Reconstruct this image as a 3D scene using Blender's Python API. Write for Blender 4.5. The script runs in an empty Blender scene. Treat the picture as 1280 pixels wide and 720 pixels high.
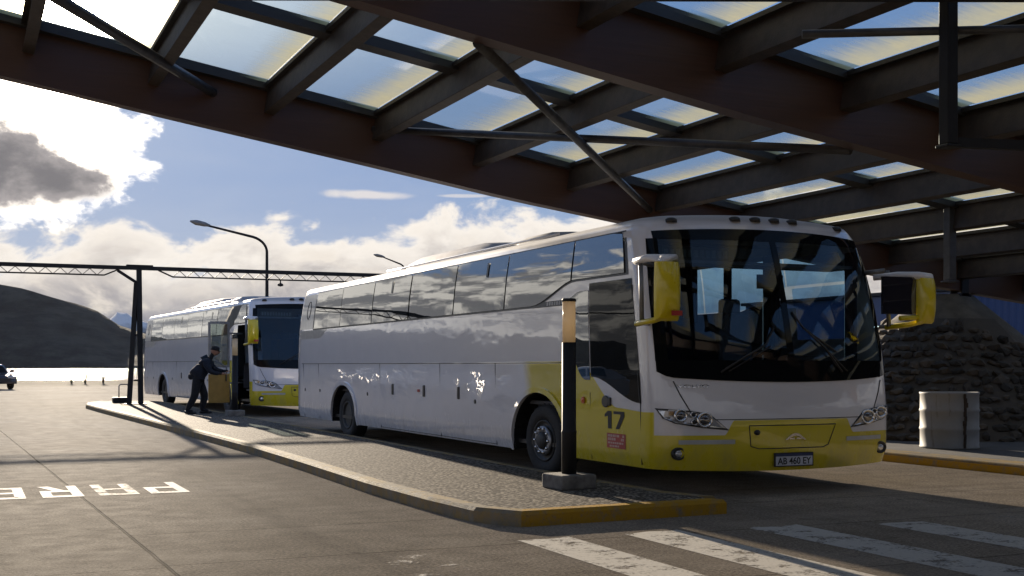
import bpy, bmesh, math, random
from mathutils import Vector, Matrix, noise as mnoise
R = math.radians
random.seed(7)
scene = bpy.context.scene
col = scene.collection

# ------------------------------------------------------------------ camera
YAW = math.atan(685 / 1550)
cam_d = bpy.data.cameras.new("camera")
cam = bpy.data.objects.new("camera", cam_d)
col.objects.link(cam)
cam.location = (0, 0, 1.55)
cam.rotation_euler = (R(90), 0, -YAW)
cam_d.sensor_width = 36.0
cam_d.lens = 36.0 * 1550 / 1280
cam_d.shift_y = 96 / 1280
cam_d.clip_start = 0.05
cam_d.clip_end = 30000
scene.camera = cam

# ------------------------------------------------------------------ exposure
vs = scene.view_settings
vs.view_transform = 'Standard'
vs.look = 'None'
vs.gamma = 1.0
vs.use_curve_mapping = False
EXPOSURE = 1.15
vs.exposure = EXPOSURE
scene.cycles.max_bounces = 8
scene.cycles.transparent_max_bounces = 24
scene.cycles.sample_clamp_indirect = 6.0
scene.cycles.use_denoising = True
scene.cycles.caustics_reflective = False
scene.cycles.caustics_refractive = False

# ------------------------------------------------------------------ sun
SUN_EL, SUN_AZ = 11.5, 3.85            # degrees; azimuth from +Y towards +X
sun_dir = Vector((math.sin(R(SUN_AZ)) * math.cos(R(SUN_EL)), math.cos(R(SUN_AZ)) * math.cos(R(SUN_EL)), math.sin(R(SUN_EL))))
sd = bpy.data.lights.new("sun", 'SUN')
sun = bpy.data.objects.new("sun", sd)
col.objects.link(sun)
sd.energy = 5.0
sd.angle = R(0.5)
sd.color = (1.0, 0.85, 0.66)
sun.rotation_euler = (-sun_dir).to_track_quat('-Z', 'Y').to_euler()
sun.location = (0, 0, 60)


# ------------------------------------------------------------------ node helper
class NT:
    def __init__(self, tree):
        self.t = tree
        self.n = tree.nodes
        self.l = tree.links

    def node(self, typ, **kw):
        n = self.n.new(typ)
        for k, v in kw.items():
            setattr(n, k, v)
        return n

    def put(self, sock, v):
        if hasattr(v, 'is_linked') or isinstance(v, bpy.types.NodeSocket):
            self.l.new(v, sock)
        else:
            if isinstance(v, (tuple, list)) and len(v) == 3 and sock.type == 'RGBA':
                v = (*v, 1)
            sock.default_value = v

    def m(self, op, a, b=None, c=None, clamp=False):
        n = self.n.new('ShaderNodeMath')
        n.operation = op
        n.use_clamp = clamp
        self.put(n.inputs[0], a)
        if b is not None: self.put(n.inputs[1], b)
        if c is not None: self.put(n.inputs[2], c)
        return n.outputs[0]

    def add(self, a, b): return self.m('ADD', a, b)
    def sub(self, a, b): return self.m('SUBTRACT', a, b)
    def mul(self, a, b): return self.m('MULTIPLY', a, b)
    def div(self, a, b): return self.m('DIVIDE', a, b)
    def mx(self, a, b): return self.m('MAXIMUM', a, b)
    def mn(self, a, b): return self.m('MINIMUM', a, b)

    def ss(self, v, lo, hi, a=0.0, b=1.0):
        n = self.n.new('ShaderNodeMapRange')
        n.interpolation_type = 'SMOOTHSTEP'
        self.put(n.inputs[0], v)
        self.put(n.inputs[1], lo); self.put(n.inputs[2], hi)
        self.put(n.inputs[3], a); self.put(n.inputs[4], b)
        return n.outputs[0]

    def lin(self, v, lo, hi, a=0.0, b=1.0):
        n = self.n.new('ShaderNodeMapRange')
        self.put(n.inputs[0], v)
        self.put(n.inputs[1], lo); self.put(n.inputs[2], hi)
        self.put(n.inputs[3], a); self.put(n.inputs[4], b)
        return n.outputs[0]

    def mix(self, f, a, b, mode='MIX'):
        n = self.n.new('ShaderNodeMix')
        n.data_type = 'RGBA'
        n.blend_type = mode
        self.put(n.inputs[0], f)
        self.put(n.inputs[6], a); self.put(n.inputs[7], b)
        return n.outputs[2]

    def noise(self, vec, scale, detail=4.0, rough=0.55, dist=0.0, dim='3D'):
        n = self.n.new('ShaderNodeTexNoise')
        n.noise_dimensions = dim
        if vec is not None: self.l.new(vec, n.inputs['Vector'])
        n.inputs['Scale'].default_value = scale
        n.inputs['Detail'].default_value = detail
        n.inputs['Roughness'].default_value = rough
        n.inputs['Distortion'].default_value = dist
        return n.outputs['Fac']

    def vmath(self, op, a, b=None):
        n = self.n.new('ShaderNodeVectorMath')
        n.operation = op
        self.put(n.inputs[0], a)
        if b is not None: self.put(n.inputs[1], b)
        return n.outputs['Value'] if op in ('DOT_PRODUCT', 'LENGTH', 'DISTANCE') else n.outputs[0]

    def sep(self, v):
        n = self.n.new('ShaderNodeSeparateXYZ')
        self.l.new(v, n.inputs[0])
        return n.outputs

    def comb(self, x, y, z):
        n = self.n.new('ShaderNodeCombineXYZ')
        self.put(n.inputs[0], x); self.put(n.inputs[1], y); self.put(n.inputs[2], z)
        return n.outputs[0]

    def bump(self, h, strength=0.3, dist=0.02):
        n = self.n.new('ShaderNodeBump')
        n.inputs['Strength'].default_value = strength
        n.inputs['Distance'].default_value = dist
        self.l.new(h, n.inputs['Height'])
        return n.outputs[0]


# ------------------------------------------------------------------ sky with clouds
world = bpy.data.worlds.new("World")
scene.world = world
world.use_nodes = True
wt = NT(world.node_tree)
wt.n.clear()
out = wt.node('ShaderNodeOutputWorld')
bg = wt.node('ShaderNodeBackground')
bg.inputs['Strength'].default_value = 0.08
wt.l.new(bg.outputs[0], out.inputs[0])
sky = wt.node('ShaderNodeTexSky', sky_type='NISHITA', sun_disc=False)
sky.sun_elevation = R(SUN_EL)
sky.sun_rotation = R(SUN_AZ)
sky.altitude = 800
sky.air_density = 1.0
sky.dust_density = 0.6
sky.ozone_density = 1.6
tc = wt.node('ShaderNodeTexCoord')
d = wt.vmath('NORMALIZE', tc.outputs['Generated'])
dx, dy, dz = wt.sep(d)
az = wt.mul(wt.m('ARCTAN2', dx, dy), 57.2958)
el = wt.mul(wt.m('ARCSINE', dz), 57.2958)
vec = wt.comb(dx, dy, wt.mul(dz, 1.7))
nA = wt.noise(vec, 16, 11, 0.60, 0.35)
nB = wt.noise(vec, 5.0, 4, 0.5, 0.0)
sun_off = wt.vmath('ADD', vec, (0.0, 0.0, 0.02))
nS = wt.noise(sun_off, 16, 6, 0.60, 0.35)
nF = wt.noise(vec, 42, 8, 0.62, 0.2)
cosg = wt.vmath('DOT_PRODUCT', d, tuple(sun_dir))
g = wt.mul(wt.m('ARCCOSINE', wt.mn(cosg, 0.99999)), 57.2958)
glow1 = wt.m('EXPONENT', wt.mul(wt.m('POWER', wt.div(g, 3.6), 2.0), -1.0))
glow2 = wt.m('EXPONENT', wt.mul(wt.div(g, 9.0), -1.0))
# cumulus bank over the far shore; taller to the sides
aaz = wt.m('ABSOLUTE', az)
T = wt.add(5.6, wt.mul(wt.ss(az, 9, 18), 1.4))
T = wt.add(T, wt.mul(wt.ss(az, -2, -14), 6.4))
T = wt.add(T, wt.mul(wt.ss(aaz, 45, 100), 3.5))
v1 = wt.add(wt.mul(wt.sub(T, el), 0.62), wt.mul(wt.sub(nA, 0.5), 6.0))
v1 = wt.add(v1, wt.mul(wt.sub(nB, 0.5), wt.ss(az, -2, -10, 3.0, 7.0)))
den1 = wt.ss(v1, -0.1, 0.65)
thick1 = wt.ss(v1, 0.4, 2.2)
# bright back-lit cloud at the sun and its dark core
def blob(a0, e0, ra, re, amp):
    qa = wt.m('POWER', wt.div(wt.sub(az, a0), ra), 2.0)
    qe = wt.m('POWER', wt.div(wt.sub(el, e0), re), 2.0)
    q = wt.m('SQRT', wt.add(qa, qe))
    return wt.add(wt.sub(1.0, q), wt.mul(wt.sub(nA, 0.5), amp))
v2 = blob(2.2, 10.2, 5.3, 4.4, 1.35)
v2 = wt.add(v2, wt.mul(wt.sub(nF, 0.5), 0.5))
den2 = wt.ss(v2, -0.04, 0.26)
v3 = wt.m('SMOOTH_MAX', blob(0.9, 8.5, 3.4, 2.3, 1.5), blob(3.6, 7.9, 3.0, 1.2, 1.5), 0.35)
v3 = wt.add(v3, wt.mul(wt.sub(nF, 0.5), 0.7))
core2 = wt.ss(v3, 0.02, 0.42)
# thin lens clouds
v4 = wt.add(wt.sub(1.0, wt.m('SQRT', wt.add(wt.m('POWER', wt.div(wt.sub(az, 17.3), 2.7), 2.0), wt.m('POWER', wt.div(wt.sub(el, wt.sub(7.75, wt.mul(wt.sub(az, 17.3), 0.03))), 0.30), 2.0)))), wt.mul(wt.sub(nA, 0.5), 1.4))
den4 = wt.ss(v4, 0.0, 0.5)
v5 = wt.add(wt.sub(1.0, wt.m('SQRT', wt.add(wt.m('POWER', wt.div(wt.sub(az, 21.6), 1.4), 2.0), wt.m('POWER', wt.div(wt.sub(el, 7.75), 0.10), 2.0)))), wt.mul(wt.sub(nA, 0.5), 0.8))
den4 = wt.mx(den4, wt.mul(wt.ss(v5, 0.0, 0.5), 0.7))
# high thin veil
cv = wt.comb(wt.mul(dx, 1.0), wt.mul(dy, 1.0), wt.mul(dz, 5.0))
veil = wt.ss(wt.noise(cv, 4.5, 7, 0.6, 0.6), 0.46, 0.8)
K = 1.0 / 0.08 / (2 ** EXPOSURE)          # final-picture value -> sky value
def c3(r, g_, b): return (r * K, g_ * K, b * K)
relief = wt.m('MULTIPLY_ADD', wt.sub(nA, nS), 5.0, 0.40, clamp=True)
low = wt.ss(el, 4.6, 1.2)
body = wt.mix(relief, c3(0.36, 0.335, 0.34), c3(0.86, 0.78, 0.69))
edge = wt.mix(wt.mul(thick1, 0.85), c3(0.98, 0.91, 0.83), body)
lowcol = wt.mix(wt.ss(nF, 0.50, 0.72), c3(0.30, 0.31, 0.36), c3(0.74, 0.68, 0.60))
lowcol = wt.mix(wt.ss(az, 16, 4), lowcol, wt.mix(wt.ss(el, 4.9, 3.0), c3(0.95, 0.84, 0.70), wt.mix(wt.ss(nA, 0.55, 0.68), c3(0.25, 0.255, 0.31), c3(0.72, 0.66, 0.58))))
bank = wt.mix(wt.mul(wt.mul(low, wt.ss(az, -7, -1, 0.12, 1.0)), 0.85), edge, lowcol)
leftc = wt.mix(wt.ss(wt.add(relief, wt.mul(wt.sub(nF, 0.5), 0.8)), 0.1, 0.8), c3(0.26, 0.27, 0.29), c3(1.25, 1.2, 1.1))
bank = wt.mix(wt.ss(az, -2, -9, 0.0, 0.85), bank, leftc)
bank = wt.mix(wt.ss(aaz, 60, 110), bank, wt.mix(relief, c3(0.30, 0.33, 0.40), c3(0.75, 0.76, 0.80)))
skyn = wt.vmath('MINIMUM', sky.outputs[0], (9.0, 9.0, 9.0))      # the model sky, held below film white near the sun
blue = wt.mix(wt.ss(el, 2.0, 9.0), c3(0.36, 0.43, 0.56), c3(0.160, 0.285, 0.545))
blue = wt.mix(wt.ss(el, 9.0, 24.0), blue, c3(0.13, 0.28, 0.62))
blue = wt.mix(wt.ss(el, 26.0, 60.0), blue, c3(0.15, 0.19, 0.29))
skyc = wt.mix(0.06, blue, skyn)
base = wt.mix(wt.mul(veil, 0.13), skyc, c3(0.62, 0.66, 0.72))
glow3 = wt.mul(wt.m('EXPONENT', wt.mul(wt.m('POWER', wt.div(g, 13.0), 2.0), -1.0)), wt.ss(el, 11.0, 16.0))
base = wt.mix(wt.mul(glow2, 0.42), base, c3(0.72, 0.76, 0.84))
base = wt.mix(wt.mul(glow3, 0.85), base, c3(1.25, 1.25, 1.2))
c = wt.mix(den1, base, bank)
c = wt.mix(wt.mul(den4, 0.8), c, c3(0.86, 0.80, 0.76))
white = wt.mix(glow1, c3(2.0, 1.85, 1.65), c3(6.0, 5.3, 4.4))
c = wt.mix(den2, c, white)
c = wt.mix(core2, c, wt.mix(wt.ss(v3, 0.2, 0.8), c3(0.50, 0.46, 0.45), c3(0.20, 0.19, 0.20)))
disc = wt.ss(g, 0.9, 0.25)
c = wt.mix(disc, c, c3(30, 27, 22))
side_fill = wt.add(1.0, wt.mul(wt.mx(wt.ss(az, -3, -18), wt.ss(az, 58, 80)), 0.12))  # sky beyond the frame sides brightened a little to lift the shade
c = wt.vmath('MULTIPLY', c, wt.comb(side_fill, side_fill, side_fill))
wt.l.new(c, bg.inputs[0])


# ------------------------------------------------------------------ materials
def new_mat(name):
    m = bpy.data.materials.new(name)
    m.use_nodes = True
    t = NT(m.node_tree)
    t.n.clear()
    o = t.node('ShaderNodeOutputMaterial')
    return m, t, o


def simple(name, color, rough=0.5, metal=0.0, var=0.12, scale=6.0, bump=0.0, bscale=60.0, coat=0.0, spec=0.5, wave=0.0, wscale=1.0):
    m, t, o = new_mat(name)
    p = t.node('ShaderNodeBsdfPrincipled')
    t.l.new(p.outputs[0], o.inputs[0])
    tcn = t.node('ShaderNodeTexCoord')
    ob = tcn.outputs['Object']
    f = t.noise(ob, scale, 6, 0.6)
    dark = tuple(x * (1 - var) for x in color)
    lite = tuple(min(1, x * (1 + var)) for x in color)
    t.l.new(t.mix(t.ss(f, 0.3, 0.7), dark, lite), p.inputs['Base Color'])
    t.l.new(t.m('MULTIPLY_ADD', t.noise(ob, scale * 2.3, 4), 0.16, max(0.0, rough - 0.08)), p.inputs['Roughness']) if rough > 0.12 else None
    if rough <= 0.12: p.inputs['Roughness'].default_value = rough
    p.inputs['Metallic'].default_value = metal
    p.inputs['Specular IOR Level'].default_value = spec
    p.inputs['Coat Weight'].default_value = coat
    p.inputs['Coat Roughness'].default_value = 0.05
    if bump > 0:
        t.l.new(t.bump(t.noise(ob, bscale, 6, 0.6), bump, 0.01), p.inputs['Normal'])
    if wave > 0:
        nm = t.bump(t.noise(ob, wscale, 2, 0.5), wave, 0.03)
        t.l.new(nm, p.inputs['Normal'])
        t.l.new(nm, p.inputs['Coat Normal'])
    return m


M = {}
M['black_metal'] = simple('black_metal', (0.012, 0.012, 0.013), 0.6, spec=0.3)
M['black_plastic'] = simple('black_plastic', (0.015, 0.015, 0.016), 0.4)
M['seam'] = simple('seam', (0.01, 0.01, 0.01), 0.6)
M['steel'] = simple('steel', (0.055, 0.056, 0.06), 0.5, 0.3, 0.25)
M['tyre'] = simple('tyre', (0.018, 0.017, 0.016), 0.8, 0, 0.3, 20)
M['rim'] = simple('rim', (0.30, 0.30, 0.31), 0.42, 0.6, 0.25, 14)
M['rim_dark'] = simple('rim_dark', (0.035, 0.034, 0.033), 0.6, 0.2, 0.3, 14)
M['chrome'] = simple('chrome', (0.75, 0.75, 0.76), 0.15, 1.0, 0.05)
M['lens'] = simple('lens', (0.55, 0.56, 0.58), 0.14, 0.6, 0.05, coat=1.0)
M['orange'] = simple('orange', (0.55, 0.11, 0.02), 0.3)
M['red'] = simple('red', (0.38, 0.025, 0.02), 0.45)
M['pale_print'] = simple('pale_print', (0.55, 0.38, 0.33), 0.5)
M['white_print'] = simple('white_print', (0.75, 0.75, 0.75), 0.5)
M['grey_strip'] = simple('grey_strip', (0.42, 0.42, 0.40), 0.5)
M['yellow'] = simple('yellow', (0.64, 0.51, 0.003), 0.3, 0, 0.05, coat=0.6)
M['white_paint'] = simple('white_paint', (0.72, 0.71, 0.72), 0.3, 0, 0.03, 1.5, coat=0.8)
M['roof_white'] = simple('roof_white', (0.36, 0.36, 0.37), 0.7, 0, 0.1, 2, spec=0.2)
M['dark_seat'] = simple('dark_seat', (0.06, 0.07, 0.10), 0.8)
M['grey_seat'] = simple('grey_seat', (0.30, 0.31, 0.33), 0.7)
M['interior'] = simple('interior', (0.05, 0.05, 0.055), 0.7)
M['concrete_block'] = simple('concrete_block', (0.15, 0.14, 0.125), 0.9, 0, 0.35, 8, 0.4, 80)
M['jacket'] = simple('jacket', (0.006, 0.009, 0.018), 0.9, 0, 0.3, 12, 0.4, 30)
M['jacket_blue'] = simple('jacket_blue', (0.008, 0.018, 0.030), 0.9, 0, 0.3, 12, 0.4, 30)
M['trousers'] = simple('trousers', (0.006, 0.006, 0.008), 0.9, 0, 0.3, 12, 0.4, 30)
M['skin'] = simple('skin', (0.30, 0.16, 0.11), 0.55, 0, 0.12, 20)
M['car_navy'] = simple('car_navy', (0.010, 0.014, 0.030), 0.3, 0.2, 0.05, coat=1.0)
M['twig'] = simple('twig', (0.06, 0.05, 0.03), 0.9)
M['galv'] = simple('galv', (0.22, 0.22, 0.22), 0.5, 0.5, 0.2)


def glass_dark(name, tint, wave=0.06, wscale=1.1, ior=1.9):
    """tinted coach glass: dark, mirror-like towards the sky"""
    m, t, o = new_mat(name)
    p = t.node('ShaderNodeBsdfPrincipled')
    p.inputs['Base Color'].default_value = (*tint, 1)
    p.inputs['Roughness'].default_value = 0.015
    p.inputs['IOR'].default_value = ior
    p.inputs['Coat Weight'].default_value = 0.6
    p.inputs['Coat Roughness'].default_value = 0.0
    tcn = t.node('ShaderNodeTexCoord')
    nm = t.bump(t.noise(tcn.outputs['Object'], wscale, 2, 0.5), wave, 0.05)
    t.l.new(nm, p.inputs['Normal'])
    t.l.new(nm, p.inputs['Coat Normal'])
    t.l.new(p.outputs[0], o.inputs[0])
    return m


M['side_glass'] = glass_dark('side_glass', (0.012, 0.017, 0.018), 0.045, 0.8, 2.3)
M['cloud_reflect_glass'] = glass_dark('cloud_reflect_glass', (0.30, 0.29, 0.24), 0.05, 0.9, 2.0)  # cream base colour stands in for clouds reflected in the farther coach's windows
M['door_glass'] = glass_dark('door_glass', (0.006, 0.007, 0.008), 0.03, 1.4, 1.18)
M['door_glass'].node_tree.nodes['Principled BSDF'].inputs['Coat Weight'].default_value = 0.12
M['mirror_glass'] = glass_dark('mirror_glass', (0.02, 0.02, 0.03), 0.0, 1.0, 2.5)


def clear_glass(name, tint, ior=1.5, rough=0.0, refl=(0.75, 0.055)):
    m, t, o = new_mat(name)
    tr = t.node('ShaderNodeBsdfTransparent')
    tr.inputs[0].default_value = (*tint, 1)
    gl = t.node('ShaderNodeBsdfGlossy')
    gl.inputs['Roughness'].default_value = rough
    fr = t.node('ShaderNodeFresnel')
    fr.inputs[0].default_value = ior
    geo = t.node('ShaderNodeNewGeometry')
    # same reflectance from either side of the sheet
    fr2 = t.node('ShaderNodeLayerWeight')
    fr2.inputs['Blend'].default_value = 0.5
    a = t.m('MULTIPLY_ADD', t.m('POWER', fr2.outputs['Facing'], 4.0), refl[0], refl[1])
    mx = t.node('ShaderNodeMixShader')
    t.l.new(a, mx.inputs[0])
    t.l.new(tr.outputs[0], mx.inputs[1])
    t.l.new(gl.outputs[0], mx.inputs[2])
    t.l.new(mx.outputs[0], o.inputs[0])
    return m


M['windscreen'] = clear_glass('windscreen', (0.31, 0.39, 0.45), refl=(0.65, 0.055))
M['far_glass'] = clear_glass('far_glass', (0.42, 0.66, 0.88), refl=(0.40, 0.04))
M['door_clear'] = clear_glass('door_clear', (0.55, 0.60, 0.60))


def wood():
    m, t, o = new_mat('glulam')
    p = t.node('ShaderNodeBsdfPrincipled')
    tcn = t.node('ShaderNodeTexCoord')
    ob = tcn.outputs['Object']
    x, y, z = t.sep(ob)
    stretched = t.comb(t.mul(x, 0.9), t.mul(y, 18.0), t.mul(z, 18.0))
    grain = t.noise(stretched, 1.3, 6, 0.6)
    big = t.noise(ob, 0.7, 4, 0.5)
    cc = t.mix(grain, (0.026, 0.011, 0.006), (0.078, 0.030, 0.015))
    cc = t.mix(t.ss(big, 0.4, 0.75), cc, (0.050, 0.021, 0.013))
    t.l.new(cc, p.inputs['Base Color'])
    p.inputs['Roughness'].default_value = 0.55
    t.l.new(t.bump(grain, 0.25, 0.01), p.inputs['Normal'])
    t.l.new(p.outputs[0], o.inputs[0])
    return m


M['wood'] = wood()
M['purlin_wood'] = simple('purlin_wood', (0.032, 0.023, 0.017), 0.6, 0, 0.35, 5, 0.3, 30)
M['glazing_bar'] = simple('glazing_bar', (0.02, 0.019, 0.019), 0.5)


def roof_glass():
    m, t, o = new_mat('roof_glass')
    tcn = t.node('ShaderNodeTexCoord')
    gx, gy, gz = t.sep(tcn.outputs['Generated'])
    geo = t.node('ShaderNodeNewGeometry')
    pos = geo.outputs['Position']
    px_, py_, pz_ = t.sep(pos)
    streak = t.noise(t.comb(t.mul(px_, 1.5), t.mul(py_, 14.0), 0.0), 1.0, 5, 0.6)
    blotch = t.noise(pos, 2.2, 6, 0.65)
    rn = t.noise(t.comb(px_, t.mul(py_, 0.2), 0.0), 0.35, 1, 0.5)
    fine = t.noise(t.comb(t.mul(px_, 3.0), t.mul(py_, 30.0), 0.0), 1.0, 4, 0.6)
    mask = t.ss(t.add(gx, t.add(t.add(t.mul(t.sub(streak, 0.5), 0.26), t.mul(t.sub(fine, 0.5), 0.14)), t.mul(t.sub(rn, 0.5), 0.6))), 0.48, 0.98)
    spots = t.ss(t.noise(pos, 9.0, 3, 0.5), 0.70, 0.78)
    film = t.m('MULTIPLY_ADD', blotch, 0.12, 0.02)
    dirt = t.mx(t.mx(t.mul(mask, t.m('MULTIPLY_ADD', blotch, 0.5, 0.50)), film), t.mul(spots, 0.30))
    tr = t.node('ShaderNodeBsdfTransparent')
    tr.inputs[0].default_value = (0.80, 0.88, 0.90, 1)
    tl = t.node('ShaderNodeBsdfRefraction')
    tl.inputs['IOR'].default_value = 1.03
    tl.inputs['Roughness'].default_value = 0.62
    t.l.new(t.mix(mask, (0.80, 0.86, 0.86), (0.90, 0.84, 0.62)), tl.inputs[0])
    df = t.node('ShaderNodeBsdfTranslucent')
    df.inputs[0].default_value = (0.84, 0.72, 0.34, 1)
    dm = t.node('ShaderNodeMixShader')
    t.l.new(t.mul(mask, 0.85), dm.inputs[0])
    t.l.new(tl.outputs[0], dm.inputs[1]); t.l.new(df.outputs[0], dm.inputs[2])
    mx = t.node('ShaderNodeMixShader')
    t.l.new(dirt, mx.inputs[0])
    t.l.new(tr.outputs[0], mx.inputs[1]); t.l.new(dm.outputs[0], mx.inputs[2])
    gl = t.node('ShaderNodeBsdfGlossy')
    gl.inputs['Roughness'].default_value = 0.05
    lw = t.node('ShaderNodeLayerWeight')
    a = t.m('MULTIPLY_ADD', t.m('POWER', lw.outputs['Facing'], 5.0), 0.6, 0.04)
    m2 = t.node('ShaderNodeMixShader')
    t.l.new(a, m2.inputs[0]); t.l.new(mx.outputs[0], m2.inputs[1]); t.l.new(gl.outputs[0], m2.inputs[2])
    t.l.new(m2.outputs[0], o.inputs[0])
    return m


M['roof_glass'] = roof_glass()


def ground_mat():
    m, t, o = new_mat('concrete_paving')
    p = t.node('ShaderNodeBsdfPrincipled')
    geo = t.node('ShaderNodeNewGeometry')
    pos = geo.outputs['Position']
    x, y, z = t.sep(pos)
    fine = t.noise(pos, 34, 6, 0.7)
    mid = t.noise(pos, 3.0, 6, 0.62)
    big = t.noise(pos, 0.35, 5, 0.6)
    strk = t.noise(t.comb(t.mul(x, 0.22), t.mul(y, 2.6), 0.0), 1.0, 6, 0.65)      # broom and tyre wear across the lane
    lane = t.noise(t.comb(t.mul(x, 1.1), t.mul(y, 0.05), 0.0), 1.0, 4, 0.6)
    cc = t.mix(t.ss(big, 0.30, 0.70), (0.262, 0.220, 0.172), (0.375, 0.322, 0.260))
    cc = t.mix(t.mul(t.ss(mid, 0.35, 0.75), 0.45), cc, (0.155, 0.132, 0.106))
    cc = t.mix(t.mul(t.ss(strk, 0.45, 0.75), 0.35), cc, (0.150, 0.124, 0.098))
    cc = t.mix(t.mul(t.ss(lane, 0.5, 0.75), 0.30), cc, (0.145, 0.122, 0.10))
    fine2 = t.noise(pos, 90, 3, 0.6)
    grains = t.mul(t.ss(fine, 0.30, 0.72, 0.52, 1.42), t.ss(fine2, 0.3, 0.7, 0.78, 1.2))
    cc = t.mix(1.0, cc, t.comb(grains, grains, grains), 'MULTIPLY')
    # poured slab joints: a long one along the lane, others across it
    wob = t.mul(t.sub(t.noise(pos, 1.3, 3, 0.6), 0.5), 0.03)
    def line(coord, w):
        return t.ss(t.m('ABSOLUTE', t.add(coord, wob)), w, w * 0.35)
    xl = t.add(x, t.mul(y, 0.030))
    j = line(t.sub(xl, 1.72), 0.020)
    j = t.mx(j, line(t.sub(xl, -3.4), 0.018))
    j = t.mx(j, line(t.sub(xl, -8.5), 0.018))
    right = t.ss(xl, 1.70, 1.74)
    for y0 in (9.8, 11.68, 7.6, 26.2, 33.5, 4.2, 1.0):
        j = t.mx(j, t.mul(t.mul(line(t.sub(y, y0), 0.016), right), 0.85))
    for y0 in (12.15, 9.72, 18.3, 25.4, 34.0, 5.2):
        j = t.mx(j, t.mul(t.mul(line(t.sub(y, y0), 0.014), t.sub(1.0, right)), 0.7))
    cc = t.mix(t.mul(j, 0.88), cc, (0.028, 0.024, 0.020))
    # rubber left along the wheel paths, drips and patches
    def path(x0, w):
        return t.ss(t.m('ABSOLUTE', t.add(t.sub(x, x0), t.mul(t.sub(t.noise(t.comb(0.0, t.mul(y, 0.06), 0.0), 1.0, 2), 0.5), 1.2))), w, w * 0.3)
    tr_ = t.mx(t.mx(path(-0.4, 0.45), path(2.9, 0.45)), t.mx(path(8.0, 0.5), path(10.3, 0.5)))
    cc = t.mix(t.mul(tr_, t.ss(t.noise(t.comb(t.mul(x, 4.0), t.mul(y, 0.35), 0.0), 1.0, 6, 0.7), 0.35, 0.75, 0.0, 0.5)), cc, (0.085, 0.072, 0.060))
    drip = t.ss(t.noise(pos, 1.9, 3, 0.5), 0.68, 0.74)
    cc = t.mix(t.mul(drip, 0.55), cc, (0.075, 0.064, 0.054))
    patch_ = t.ss(t.noise(pos, 0.55, 2, 0.4), 0.60, 0.63)
    cc = t.mix(t.mul(patch_, 0.22), cc, (0.36, 0.31, 0.25))
    # dry soil and sand past the paved apron
    far = t.ss(t.add(y, t.mul(t.sub(big, 0.5), 14)), 88, 100)
    cc = t.mix(far, cc, t.mix(mid, (0.075, 0.066, 0.048), (0.15, 0.125, 0.09)))
    t.l.new(cc, p.inputs['Base Color'])
    t.l.new(t.m('MULTIPLY_ADD', mid, 0.20, 0.62), p.inputs['Roughness'])
    p.inputs['Specular IOR Level'].default_value = 0.03
    h = t.add(t.mul(fine, 0.75), t.add(t.mul(strk, 0.5), t.mul(j, -1.2)))
    nm = t.bump(h, 0.60, 0.012)
    t.l.new(nm, p.inputs['Normal'])
    df = t.node('ShaderNodeBsdfDiffuse')
    df.inputs['Roughness'].default_value = 0.6
    t.l.new(cc, df.inputs[0]); t.l.new(nm, df.inputs['Normal'])
    mx = t.node('ShaderNodeMixShader'); mx.inputs[0].default_value = 0.20
    t.l.new(df.outputs[0], mx.inputs[1]); t.l.new(p.outputs[0], mx.inputs[2])
    t.l.new(mx.outputs[0], o.inputs[0])
    return m


M['ground'] = ground_mat()


def pebble_mat():
    m, t, o = new_mat('exposed_pebbles')
    p = t.node('ShaderNodeBsdfPrincipled')
    geo = t.node('ShaderNodeNewGeometry')
    pos = geo.outputs['Position']
    vo = t.node('ShaderNodeTexVoronoi')
    t.l.new(pos, vo.inputs['Vector'])
    vo.inputs['Scale'].default_value = 24
    dist = vo.outputs['Distance']
    hs, ss_, vv = t.sep(vo.outputs['Color'])
    cc = t.mix(hs, (0.05, 0.044, 0.038), (0.46, 0.41, 0.34))
    cc = t.mix(t.ss(dist, 0.35, 0.62), cc, (0.035, 0.031, 0.028))
    cc = t.mix(t.mul(t.noise(pos, 0.9, 4), 0.5), cc, (0.14, 0.125, 0.105))
    t.l.new(cc, p.inputs['Base Color'])
    p.inputs['Roughness'].default_value = 0.8
    p.inputs['Specular IOR Level'].default_value = 0.02
    t.l.new(t.bump(t.mul(dist, -1.0), 0.5, 0.012), p.inputs['Normal'])
    t.l.new(p.outputs[0], o.inputs[0])
    return m


M['pebbles'] = pebble_mat()


def kerb_mat(name, paint):
    m, t, o = new_mat(name)
    p = t.node('ShaderNodeBsdfPrincipled')
    geo = t.node('ShaderNodeNewGeometry')
    pos = geo.outputs['Position']
    n1 = t.noise(pos, 5, 7, 0.65)
    n2 = t.noise(pos, 40, 4, 0.6)
    cc = t.mix(n1, (0.10, 0.088, 0.068), (0.30, 0.265, 0.21))
    cc = t.mix(t.mul(t.ss(t.noise(pos, 4, 7, 0.7), 0.40, 0.60), 0.7), cc, (0.30, 0.205, 0.07))
    if paint:
        cc = t.mix(t.ss(t.noise(pos, 7, 8, 0.7), 0.30, 0.54), cc, (0.40, 0.23, 0.025))
    cc = t.mix(t.mul(t.ss(n2, 0.55, 0.8), 0.5), cc, (0.07, 0.06, 0.05))
    t.l.new(cc, p.inputs['Base Color'])
    p.inputs['Roughness'].default_value = 0.75
    p.inputs['Specular IOR Level'].default_value = 0.06
    t.l.new(t.bump(t.add(n2, n1), 0.5, 0.01), p.inputs['Normal'])
    t.l.new(p.outputs[0], o.inputs[0])
    return m


M['kerb'] = kerb_mat('kerb_concrete', False)
M['kerb_yellow'] = kerb_mat('kerb_yellow', True)


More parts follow.
